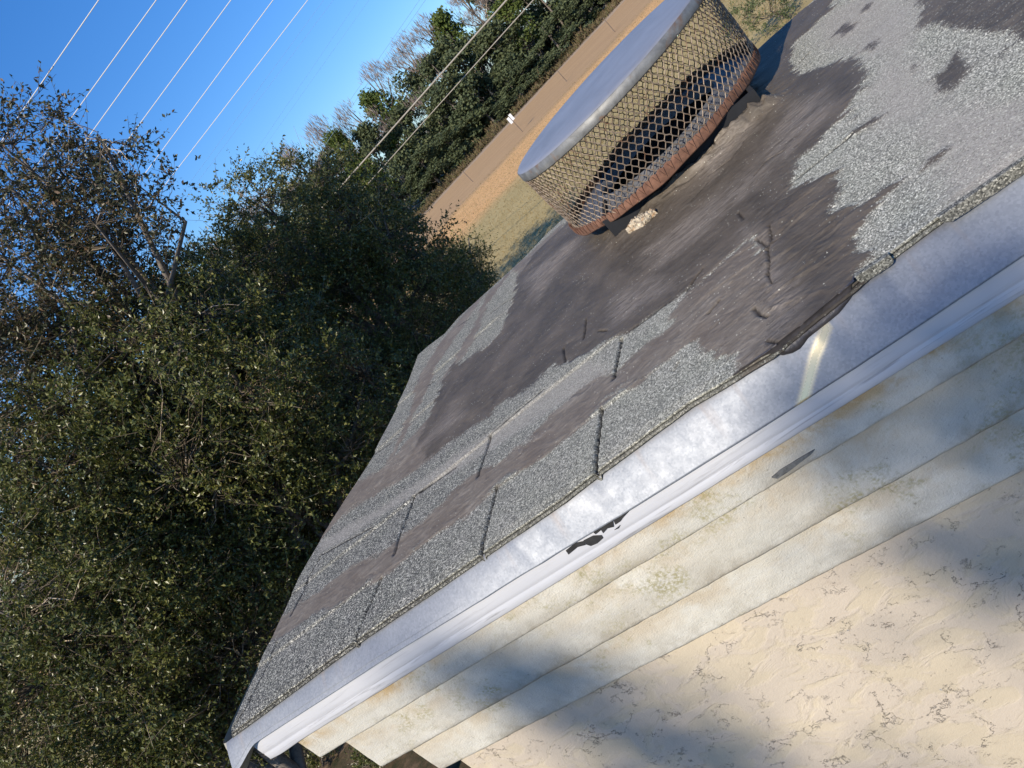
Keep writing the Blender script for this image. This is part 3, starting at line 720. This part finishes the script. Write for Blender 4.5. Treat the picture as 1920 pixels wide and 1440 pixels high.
# base plate inside the screen and the flue pipe it rides on
v_, f_ = lathe([(.25, ZB - .002), (RB - .004, ZB + .001), (RB - .006, ZB + .006), (.34, ZB + .010), (.26, ZB + .013), (.25, ZB + .03), (.246, ZB + .03), (.24, ZB - .01)]); mesh_py('base_plate', v_, f_, simple('grey_base_plate', (.16, .16, .165), .6, .3, 14, .3, .3), cap, True)
def stack():
    w = .014; z1 = ZB + .008; V_ = []; F_ = []
    out = [(BX0, BY0), (BX1, BY0), (BX1, BY1), (BX0, BY1)]; inn = [(BX0 + w, BY0 + w), (BX1 - w, BY0 + w), (BX1 - w, BY1 - w), (BX0 + w, BY1 - w)]
    for ring, z in ((out, -.02), (out, z1 - .012), (out, z1), (inn, z1), (inn, -.02)):
        k = 0
        for (x, y) in ring: V_.append((x + .002 * math.sin(9 * z * 50 + k), y, z + .0015 * math.sin(7 * x))); k += 1
    for l_ in range(4):
        for q in range(4): F_.append((l_ * 4 + q, l_ * 4 + (q + 1) % 4, l_ * 4 + 4 + (q + 1) % 4, l_ * 4 + 4 + q))
    mesh_py('flue_stack', V_, F_, MAT_PIPE, cap)
stack()
for o in cap.children:                       # the cap leans: its right side stands a little higher
    if o.name.startswith('flue_stack'): continue
    n_ = len(o.data.vertices); a = np.empty(n_ * 3, np.float32); o.data.vertices.foreach_get('co', a); a = a.reshape(-1, 3)
    a[:, 2] += TILT * (a[:, 0] - CC[0]) + .01 * (a[:, 1] - CC[1]); o.data.vertices.foreach_set('co', a.ravel()); o.data.update()

# crumbling mortar lump at the pipe foot
def lump_obj(pts, z, hgt, m_, name, seed):
    rs = np.random.RandomState(seed); c0 = np.mean([onz(p, z) for p in pts], 0)
    a = onz(pts[0], z); b = onz(pts[1], z); n1, n2 = 36, 18; V_ = []
    for i in range(n1):
        t = i / (n1 - 1); c_ = a + (b - a) * t; w = .042 * (math.sin(math.pi * min(.98, max(.02, t))) ** .4)
        for j in range(n2):
            ph = 2 * math.pi * j / n2; k = 1 + .35 * (rs.rand() - .5) + .25 * math.sin(9 * t + 3 * ph)
            V_.append((c_[0] + rs.randn() * .0015, c_[1] + w * .6 * k * math.cos(ph), c_[2] + hgt * k * math.sin(ph) * (.4 + .6 * math.sin(math.pi * t) ** .3)))
    return mesh_py(name, V_, [(i * n2 + j, i * n2 + (j + 1) % n2, (i + 1) * n2 + (j + 1) % n2, (i + 1) * n2 + j) for i in range(n1 - 1) for j in range(n2)], m_, chim)
lump_obj([(1178, 436), (1232, 398)], .006, .022, MAT_FOAM, 'mortar_lump', 4)

# pieces of a part hang under that part
def nest(child_key, parent_key, root):
    par = [o for o in root.children if o.name.startswith(parent_key)][0]
    for o in [o for o in root.children if o.name.startswith(child_key)]:
        o.parent = par; o.matrix_parent_inverse = Matrix.Identity(4)
nest('lid_rim', 'cap_lid', cap); nest('mesh_tails', 'bottom_band', cap)
nest('flashing_end', 'metal_flashing', chim); nest('torn_gap', 'fascia_strip', chim); nest('starter_strip', 'shingle_roof', chim); nest('chipped_render', 'stucco_band', chim)

# ------------------------------------------------------------------ vegetation
def unit(rs, n_):
    v = rs.normal(size=(n_, 3)); return v / np.linalg.norm(v, axis=1, keepdims=True)
def leaf_quads(P, D, L, W, rs):
    """rhombic folded leaves at P pointing along D"""
    n_ = len(P); ref = unit(rs, n_); S = np.cross(D, ref); S /= np.linalg.norm(S, axis=1, keepdims=True) + 1e-9
    Nn = np.cross(S, D); L = np.asarray(L)[:, None]; W = np.asarray(W)[:, None]
    V_ = np.stack([P, P + D * L * .45 + S * W * .5 + Nn * W * .15, P + D * L, P + D * L * .45 - S * W * .5 + Nn * W * .15], 1).reshape(-1, 3)
    i = np.arange(n_)[:, None] * 4; return V_, i + np.arange(4)[None]

def oak(name, label, base, blobs, n_clu, seed, leafm=MAT_OAK, group=None, L=.066, tw_len=(.25, .6), lpt=12, tpc=8, cat='tree', trunk_r=.22, bare=.12, shell=.55, clip=None, lean=None):
    """base: trunk foot; blobs: [(centre, radii)] of the crown volume"""
    rs = np.random.RandomState(seed); base = np.array(base, float)
    t_ = thing(name, label, cat, base, group)
    cens = np.array([b[0] for b in blobs], float); rads = np.array([b[1] for b in blobs], float)
    vol = rads.prod(1); vol = vol / vol.sum()
    # trunk and limbs
    top = cens.mean(0); fork = base + (top - base) * .42; fork[:2] = base[:2] + (top[:2] - base[:2]) * .3
    polys = [[base, base + (fork - base) * .35 + rs.randn(3) * [.1, .1, 0], base + (fork - base) * .7 + rs.randn(3) * [.12, .12, 0], fork]]
    rr_ = [[trunk_r * 1.25, trunk_r, trunk_r * .9, trunk_r * .8]]
    limb_pts = []
    for c_, r_ in zip(cens, rads):
        for q in range(5):
            e = c_ + unit(rs, 1)[0] * r_ * .75; k = np.linspace(0, 1, 4)[:, None]
            st = fork if q == 0 else fork + (c_ - fork) * rs.uniform(.2, .7)
            pl = st + (e - st) * k; pl[1:3] += rs.randn(2, 3) * np.linalg.norm(e - st) * .06; pl[1, 2] += .1 * np.linalg.norm(e - st)
            polys.append(pl.tolist()); r0 = trunk_r * (.55 if q == 0 else .3); rr_.append([r0, r0 * .7, r0 * .45, r0 * .2])
            for tt in np.linspace(.25, 1, 6):
                f_ = tt * 3; i0 = min(2, int(f_)); limb_pts.append(pl[i0] + (pl[i0 + 1] - pl[i0]) * (f_ - i0))
    Vv, Ff = tubes(np.array(polys), np.array(rr_), 8)
    mesh_np('trunk', Vv, Ff, MAT_BARK, t_)
    limb_pts = np.array(limb_pts)
    # clusters
    w = rs.choice(len(blobs), n_clu, p=vol); d = unit(rs, n_clu); rad = rs.uniform(0, 1, n_clu) ** (1 / 3.); rad = shell + (1 - shell) * rad * rs.uniform(.6, 1.1, n_clu)
    jj = np.stack([vnoise(d[:, 0] * 3 + w * 7.3, d[:, 1] * 3 + d[:, 2] * 5, seed), vnoise(d[:, 1] * 6 + w * 3.1, d[:, 0] * 6 + d[:, 2] * 4, seed + 5)], 1)
    rad *= .72 + .5 * jj[:, 0] + .25 * (jj[:, 1] - .5)
    C = cens[w] + d * rads[w] * rad[:, None]
    keep = C[:, 2] > GZ + .2
    if clip is not None: keep &= clip(C)
    C = C[keep]; w = w[keep]; n_clu = len(C)
    # branch from nearest limb point to each cluster
    best = np.zeros((n_clu, 3)); bd = np.full(n_clu, 1e9)
    for q in limb_pts:
        dd = np.linalg.norm(C - q, axis=1); mk = dd < bd; bd[mk] = dd[mk]; best[mk] = q
    k = np.linspace(0, 1, 5)[None, :, None]
    BP = best[:, None] + (C - best)[:, None] * k; BP[:, 1:4] += rs.randn(n_clu, 3, 3) * (bd * .09)[:, None, None]
    BR = np.linspace(1, .3, 5)[None] * (.005 + .009 * bd / (bd.max() + 1e-6))[:, None]
    V1, F1 = tubes(BP, BR, 4)
    # twigs
    nt_ = n_clu * tpc; tc = np.repeat(C, tpc, 0); out = (C - best) / (bd[:, None] + 1e-6)
    td = unit(rs, nt_) + np.repeat(out, tpc, 0) * .9 + [0, 0, .25]; td /= np.linalg.norm(td, axis=1, keepdims=True)
    tl = rs.uniform(*tw_len, nt_); bend = unit(rs, nt_) * .25
    kk = np.linspace(0, 1, 4)[None, :, None]
    TP = tc[:, None] + td[:, None] * tl[:, None, None] * kk + bend[:, None] * tl[:, None, None] * kk ** 2
    sel_ = rs.rand(nt_) < .4
    V2, F2 = tubes(TP[sel_], np.tile(np.linspace(.0045, .002, 4), (sel_.sum(), 1)), 3)
    V_ = np.concatenate([V1, V2]); F_ = np.concatenate([F1, F2 + len(V1)])
    mesh_np('twigs', V_, F_, MAT_TWIG, t_)
    # leaves
    leafy = np.where(rs.rand(nt_) > bare)[0]
    li = np.repeat(leafy, lpt); s = rs.uniform(.12, 1.02, len(li))
    f_ = s * 3; i0 = np.clip(f_.astype(int), 0, 2); P = TP[li, i0] + (TP[li, i0 + 1] - TP[li, i0]) * (f_ - i0)[:, None]
    D = unit(rs, len(li)) + td[li] * .5; D /= np.linalg.norm(D, axis=1, keepdims=True)
    LL = L * rs.uniform(.6, 1.25, len(li)); Vq, Fq = leaf_quads(P, D, LL, LL * rs.uniform(.38, .6, len(li)), rs)
    mesh_np('leaves', Vq, Fq, leafm, t_, False)
    return t_

def up(X_, Y_, D_): return updir(X_, Y_, D_)
def blob(X_, Y_, D_, px, depth=None, sq=1.0):
    r_ = px / FPX * D_; return (up(X_, Y_, D_), (r_, depth or r_, r_ * sq))
def foot(X_, D_):
    p = up(X_, 0, D_); return (p[0], p[1], GZ)
GN = 'oaks beside the chimney'
oak('oak_tree', 'tall thin-topped oak rising highest against the sky at far left', foot(-560, 13),
    [blob(-330, 890, 12.5, 150), blob(-470, 780, 13, 190), blob(-250, 790, 12, 120), blob(-620, 620, 13, 200), blob(-430, 620, 13, 150)], 1150, 11, leafm=MAT_OAK_B, tpc=7, lpt=8, group=None, bare=.15, L=.07)
oak('oak_tree', 'dense dark oak with a sprig standing up at the middle of the sky gap', foot(-120, 19),
    [blob(-70, 470, 17, 150), blob(0, 380, 18, 108), blob(-190, 440, 17, 150), blob(-60, 250, 18, 190), blob(-60, 590, 17, 50), blob(60, 470, 17.5, 70), blob(-250, 560, 16, 70)], 1450, 12, L=.072, trunk_r=.26)
oak('oak_tree', 'leafy oak with bare pale limbs in the middle of the left edge', foot(-520, 12),
    [blob(-420, 400, 12, 210), blob(-640, 420, 12, 200), blob(-560, 250, 12.5, 220), blob(-320, 260, 13, 200), blob(-330, 480, 13, 120), blob(-700, 560, 12.5, 130)], 2200, 13, L=.066, bare=.16)
oak('oak_tree', 'sunlit glossy oak filling the lower left corner', foot(-860, 11),
    [blob(-800, 200, 11, 240), blob(-1000, 150, 11, 240), blob(-650, 60, 12, 200), blob(-900, 20, 11.5, 170), blob(-820, 400, 11, 170), blob(-950, 330, 12.5, 200)], 2300, 14, L=.062)
oak('oak_tree', 'low oak just behind the far left edge of the shingle top', foot(-350, 17),
    [blob(-380, 90, 15, 170), blob(-200, 130, 16, 150), blob(-480, -10, 14.5, 130), blob(-250, 20, 15, 120)], 1500, 15, L=.066)
oak('oak_tree', 'small dark oak reaching right over the mown grass', foot(40, 24),
    [blob(20, 190, 23, 105), blob(80, 190, 24, 62), blob(-80, 150, 22, 110), blob(130, 225, 24, 35)], 900, 16, L=.065, trunk_r=.15)
oak('oak_tree', 'oak added out of sight behind the others to shade the grass', foot(-150, 31),
    [blob(-200, 390, 31, 210), blob(-70, 380, 31, 170), blob(30, 330, 31, 90)], 1300, 17, L=.09, trunk_r=.25, tpc=7, lpt=9)  # hidden shadow caster, added to darken the grass
# an oak behind the photographer, dappling the wall
def sun_pt(p, y, dist):
    q = ony(p, y); return q + SUN * (dist + 7.5)
shade = [((1235, 1390), 10.5, .17, 70), ((1080, 1290), 10.0, .12, 30), ((930, 1240), 10.5, .10, 24), ((1010, 1250), 10.2, .1, 22), ((1760, 760), 9.5, .16, 40), ((1900, 700), 9.0, .18, 55), ((1905, 1040), 10.0, .10, 36), ((1640, 850), 9.7, .08, 10),
         ((2050, 900), 9.5, .3, 80), ((2000, 650), 9.0, .15, 50), ((1300, 1480), 10, .2, 60), ((1700, 1480), 10, .12, 14), ((1480, 700), 9.7, .02, 0)]
def shade_tree():
    rs = np.random.RandomState(77); base = np.array([-8.0, -16.6, GZ])
    t_ = thing('oak_tree', 'oak standing behind the photographer, its branch tips throwing dappled shade', 'tree', base)
    fork = np.array([-7.6, -16.0, 2.5]); polys = [[base, base * .6 + fork * .4, base * .25 + fork * .75, fork]]; rr_ = [[.3, .26, .22, .18]]
    L0 = fork + np.array([1.2, .4, 5.0]); polys.append([fork, fork + [.3, .1, 2], fork + [.7, .2, 3.6], L0]); rr_.append([.17, .13, .10, .07])
    Ps, Ds = [], []
    for (p, dist, r_, n_) in shade:
        r_ *= 1.6; n_ = int(n_ * .5)
        if n_ == 0: continue
        c_ = sun_pt(p, 1.22, dist); k = np.linspace(0, 1, 4)[:, None]; pl = L0 + (c_ - L0) * k; pl[1:3] += rs.randn(2, 3) * .06
        polys.append(pl.tolist()); rr_.append([.035, .022, .014, .006])
        d = unit(rs, n_ * 7); Ps.append(c_ + d * r_ * rs.uniform(.1, 1, (n_ * 7, 1)) ** .6); Ds.append(unit(rs, n_ * 7))
    # the rest of the crown, clear of the sun's path to the chimney
    d = unit(rs, 24000); cc_ = np.array([-8.6, -18.5, 8.0]); P = cc_ + d * [3.2, 2.6, 2.8] * rs.uniform(.5, 1, (24000, 1))
    rel = P - [-.4, 1.3, -.2]; tproj = rel @ SUN; off = np.linalg.norm(rel - tproj[:, None] * SUN, axis=1)
    P = P[off > 2.9]; Ps.append(P); Ds.append(unit(rs, len(P)))
    Vv, Ff = tubes(np.array(polys), np.array(rr_), 6); mesh_np('trunk', Vv, Ff, MAT_BARK, t_)
    P = np.concatenate(Ps); D = np.concatenate(Ds); LL = .075 * rs.uniform(.6, 1.3, len(P))
    Vq, Fq = leaf_quads(P, D, LL, LL * .55, rs); mesh_np('leaves', Vq, Fq, MAT_OAK, t_, False)
shade_tree()

# far tree line --------------------------------------------------
def far_proto(name, kind, seed):
    rs = np.random.RandomState(seed); H = 1.0
    root = thing(name, '', 'tree', (0, 0, 0))
    m_, nb, nl, ls = {'oak': (MAT_FAR_G, 26, 5200, .030), 'pine': (MAT_FAR_P, 22, 4200, .026), 'bare': (MAT_FAR_B, 20, 3600, .022), 'shrub': (MAT_FAR_S, 22, 4200, .034)}[kind]
    cb = []
    for q in range(nb):
        t = rs.uniform(0.08 if kind != 'pine' else .3, 1)
        w = {'oak': .30 * math.sin(math.pi * (.18 + .74 * t)) ** .7, 'pine': .2 * (1.25 - t) + .03, 'bare': .24 * math.sin(math.pi * (.15 + .7 * t)), 'shrub': .4 * math.sin(math.pi * (.15 + .75 * t)) ** .7}[kind]
        a = rs.uniform(0, 6.28); r_ = w * rs.uniform(.3, 1); cb.append([r_ * math.cos(a), r_ * math.sin(a), t * H * .9 + .02])
    cb = np.array(cb); w = rs.choice(nb, nl); br = rs.uniform(.06, .13, nb)
    P = cb[w] + unit(rs, nl) * (br[w] * rs.uniform(.45, 1.1, nl))[:, None] * [1, 1, .7]
    D = unit(rs, nl); LL = ls * rs.uniform(.6, 1.4, nl)
    if kind == 'bare': Vq, Fq = leaf_quads(P, D * .3 + [0, 0, .8], LL * 2.4, LL * .16, rs)
    else: Vq, Fq = leaf_quads(P, D, LL, LL * .75, rs)
    c = mesh_np('leaves' if kind != 'bare' else 'twigs', Vq, Fq, m_, None, False); c.parent = root
    pl = [[[0, 0, -.01], [.01, 0, .3], [0, .01, .6], [0, 0, .93]]]; rr_ = [[.018, .014, .009, .003]]
    for q in cb[:16]:
        z_ = max(.05, q[2] - .15); pl.append([[0, 0, z_], [q[0] * .35, q[1] * .35, z_ + .03], [q[0] * .7, q[1] * .7, q[2] - .04], q.tolist()]); rr_.append([.007, .005, .004, .002])
    Vv, Ff = tubes(np.array(pl), np.array(rr_), 5); tr = mesh_np('trunk', Vv, Ff, MAT_BARK if kind != 'bare' else MAT_TWIG); tr.parent = root
    return root
def copy_tree(root):
    r_ = root.copy(); col.objects.link(r_)
    for ch in list(root.children):
        c = ch.copy(); col.objects.link(c); c.parent = r_
    return r_
protos = {'oak': [far_proto('broadleaf_tree', 'oak', 201), far_proto('broadleaf_tree', 'oak', 202), far_proto('broadleaf_tree', 'oak', 203)],
          'pine': [far_proto('pine_tree', 'pine', 211), far_proto('pine_tree', 'pine', 212)],
          'bare': [far_proto('bare_tree', 'bare', 221), far_proto('bare_tree', 'bare', 222)],
          'shrub': [far_proto('green_bush', 'shrub', 231)]}
used = set()
def plant(kind, X_, D_, h, wid, label, group=None, cat=None):
    lst = protos[kind]; k = rnd.randrange(len(lst)); p = lst[k]
    if p.name in used: o = copy_tree(p)
    else: o = p; used.add(p.name)
    q = up(X_, 0, D_); o.location = (q[0], q[1], GZ); o.rotation_euler = (0, 0, rnd.uniform(0, 6.28)); o.scale = (wid, wid, h)
    o['label'] = label
    if group: o['group'] = group
    elif 'group' in o: del o['group']
    if cat: o['category'] = cat
    return o
rnd = random.Random(4)
LBL = {'oak': ('dark green broadleaf tree in the wood across the field', 'broadleaf trees in the far wood'),
       'pine': ('yellow-green pine in the wood across the field', 'pines in the far wood'),
       'bare': ('leafless grey-pink tree standing tall at the back of the wood', 'leafless trees in the far wood')}
for i in range(40):                       # back row: taller, some bare
    X_ = -330 + i * 39 + rnd.uniform(-14, 14)
    kd = 'bare' if i % 5 in (1, 2, 4) else ('pine' if i % 5 == 3 else 'oak')
    plant(kd, X_, rnd.uniform(150, 162), rnd.uniform(20.5, 23) + (3 if kd == 'bare' else 0), rnd.uniform(20, 25), *LBL[kd])
for i in range(42):                       # front row
    X_ = -340 + i * 36 + rnd.uniform(-15, 15)
    kd = rnd.choice(['oak', 'oak', 'oak', 'pine'])
    plant(kd, X_, rnd.uniform(138, 146), rnd.uniform(13, 18.5), rnd.uniform(15, 21), *LBL[kd])
for i in range(26):
    X_ = -330 + i * 58 + rnd.uniform(-20, 20)
    plant('oak', X_, rnd.uniform(133, 137), rnd.uniform(5, 8.5), rnd.uniform(13, 18), 'low dark bushy tree at the edge of the far wood', 'bushy trees edging the far wood')
plant('pine', 98, 138, 20.5, 13, 'dark tufted pine rising clear of the wood into the sky')
plant('shrub', 655, 132, 8.5, 13, 'bright green bush at the wood edge above the mesh cap', cat='bush')
# undergrowth along the wood edge
def brush():
    rs = np.random.RandomState(9); n_ = 26000
    X_ = rs.uniform(-400, 1200, n_); D_ = 127.5 + 7 * rs.rand(n_) ** .7
    hd = np.array([-math.sin(HEAD), math.cos(HEAD)]); q = np.stack([hd[0] * D_ + R[0] * X_ / FPX * D_, hd[1] * D_ + R[1] * X_ / FPX * D_], 1)
    hgt = (.35 + 2.4 * vnoise(X_ / 14, D_ / 3, 3) ** 2) * rs.uniform(.4, 1, n_)
    P = np.c_[q, GZ + rs.rand(n_) * hgt * .9]; D = unit(rs, n_) * .5 + [0, 0, .8]; D /= np.linalg.norm(D, axis=1, keepdims=True)
    Vq, Fq = leaf_quads(P, D, .9 * rs.uniform(.4, 1, n_), .16 * rs.uniform(.5, 1.3, n_), rs)
    o = mesh_np('undergrowth', Vq, Fq, leaf_material('dry_brush', [(.10, .075, .045), (.16, .12, .075), (.09, .1, .04), (.2, .15, .1)], .9, .2), None, False)
    tag(o, 'dry brown and green undergrowth along the edge of the far wood', 'undergrowth', kind='stuff')
brush()
def tufts():
    rs = np.random.RandomState(19); n_ = 60000
    D_ = 36 + 54 * rs.rand(n_) ** 1.2; X_ = rs.uniform(-150, 1150, n_)
    hd = np.array([-math.sin(HEAD), math.cos(HEAD)]); q = np.stack([hd[0] * D_ + R[0] * X_ / FPX * D_, hd[1] * D_ + R[1] * X_ / FPX * D_], 1)
    P = np.c_[q, np.full(n_, GZ)]; D = unit(rs, n_) * .7 + [0, 0, .6]; D /= np.linalg.norm(D, axis=1, keepdims=True)
    Vq, Fq = leaf_quads(P, D, .16 * rs.uniform(.5, 1.4, n_), .03 * rs.uniform(.6, 1.4, n_), rs)
    o = mesh_np('dry_grass', Vq, Fq, leaf_material('dry_grass_blades', [(.24, .19, .09), (.33, .25, .13), (.2, .17, .08)], .9, .2), None, False)
    tag(o, 'short dry grass tufts over the mown field', 'grass', kind='stuff')
tufts()
# sapling past the roof edge at top right
q = up(838, 128, 33)
oak('young_tree', 'thin pale green young tree beyond the roof edge right of the cap', foot(845, 33), [(q, (1.1, 1.1, .9)), (up(790, 150, 33), (.8, .8, .6)), (up(860, 40, 33), (1.0, 1.0, 1.2))], 150, 31, leafm=MAT_SAP, L=.10, tpc=6, lpt=7, trunk_r=.05)
# ground shrubs seen past the stepped bands
for i, (p, r_, n_, lb) in enumerate([((590, 1412), .45, 110, 'small shrub on leaf litter right beside the stepped bands'), ((500, 1440), .8, 170, 'shaded shrub under the loose flashing end'), ((700, 1420), .35, 80, 'low shrub seen in the notch below the second stucco band')]):
    q = onz(p, GZ + r_ * .8)
    oak('shrub', lb, (q[0], q[1], GZ), [(q, (r_, r_, r_))], n_, 40 + i, cat='shrub', L=.06, tpc=5, lpt=8, trunk_r=.02, tw_len=(.12, .3))

# ------------------------------------------------------------------ overhead cables
def cable(pa, pb, H, r_, m_, label, group, ext=(3.0, 1.5)):
    a, b = onz(pa, H), onz(pb, H); d = b - a; L_ = np.linalg.norm(d); d /= L_
    a2 = a - d * 60; b2 = b + d * 160; n_ = 60
    t = np.linspace(0, 1, n_)[:, None]; P = a2 + (b2 - a2) * t
    tot = np.linalg.norm(b2 - a2); sag = .0
    # twist-free round conductor, slight sag between far supports
    Pm = P.copy(); tm = 60 / tot
    Vv, Ff = tubes(Pm[None], np.full((1, n_), r_), 8)
    Vv -= a; o = mesh_np('power_cable', Vv, Ff, m_); o.location = tuple(a)
    tag(o, label, 'cable', group)
for i, (pa, pb, H, lb) in enumerate([((185, 0), (90, 138), 15, 'uppermost pale power cable in the sky'), ((293, 0), (174, 165), 15, 'second pale power cable from the top of the sky'), ((351, 0), (185, 230), 14.5, 'third pale power cable from the top of the sky'),
                                     ((433, 0), (265, 228), 14, 'fourth pale cable, ending behind the tall oak'), ((512, 0), (298, 290), 13.5, 'fifth pale cable, passing the oak branch tips'), ((577, 0), (330, 320), 13, 'lowest pale cable across the open sky')]):
    cable(pa, pb, H, .023, MAT_CABLE, lb, 'power cables overhead')
for pa, pb, H, r_, lb in (((950, 0), (670, 315), 2.0, .036, 'thick grey cable crossing in front of the far wood'), ((1000, 0), (667, 370), 1.25, .022, 'thin grey cable just below the thick one before the wood')):
    cable(pa, pb, H, r_, MAT_CABLE2, lb, 'cables in front of the wood')
for pa, pb, H in (((607, 0), (347, 355), 22), ((625, 0), (345, 375), 22), ((672, 0), (475, 290), 24), ((692, 0), (400, 410), 24), ((745, 60), (700, 125), 9), ((756, 60), (711, 125), 9)):
    cable(pa, pb, H, .014, MAT_CABLE3, 'faint thin cable far off in the blue sky', 'faint far cables')

# ------------------------------------------------------------------ marker posts in the field
for i, (p, h, lb) in enumerate([((1153, 60), 2.2, 'thin grey post in the brown strip by the lid edge'), ((1063, 153), 1.8, 'thin post in the brown strip between the lid and the white sign'), ((887, 341), 1.9, 'thin post in the brown strip left of the white sign'), ((804, 428), 1.9, 'thin post nearest the dark oak twigs')]):
    q = onz(p, GZ); t_ = thing('marker_post', lb, 'post', tuple(q), 'marker posts in the field')
    Vv, Ff = tubes(np.array([[q, q + [0, 0, h * .5], q + [0, 0, h * .98], q + [0, 0, h]]]), np.array([[.05, .05, .05, .02]]), 8); mesh_np('post', Vv, Ff, MAT_POST, t_)
q = onz((980, 247), GZ)
t_ = thing('field_sign', 'small white double sign on a post in the brown strip', 'sign', tuple(q))
Vv, Ff = tubes(np.array([[q, q + [0, 0, 1.0], q + [0, 0, 2.0], q + [0, 0, 2.2]]]), np.array([[.05, .05, .05, .05]]), 8); mesh_np('post', Vv, Ff, MAT_POST, t_)
for k in (-1, 1):
    c_ = q + np.array([R[0] * .22 * k, R[1] * .22 * k, 2.1 + .08 * k]); a_ = R * .17; f2 = np.array([-F[0], -F[1], 0]) * .03
    vs_ = [c_ + sx * a_ + np.array([0, 0, sz * .42]) + sy * f2 + f2 * 2 for sy in (1, -1) for sx, sz in ((-1, -1), (1, -1), (1, 1), (-1, 1))]
    mesh_py('sign_panel', vs_, [(0, 1, 2, 3), (7, 6, 5, 4), (0, 4, 5, 1), (1, 5, 6, 2), (2, 6, 7, 3), (3, 7, 4, 0)], MAT_WHITE, t_)
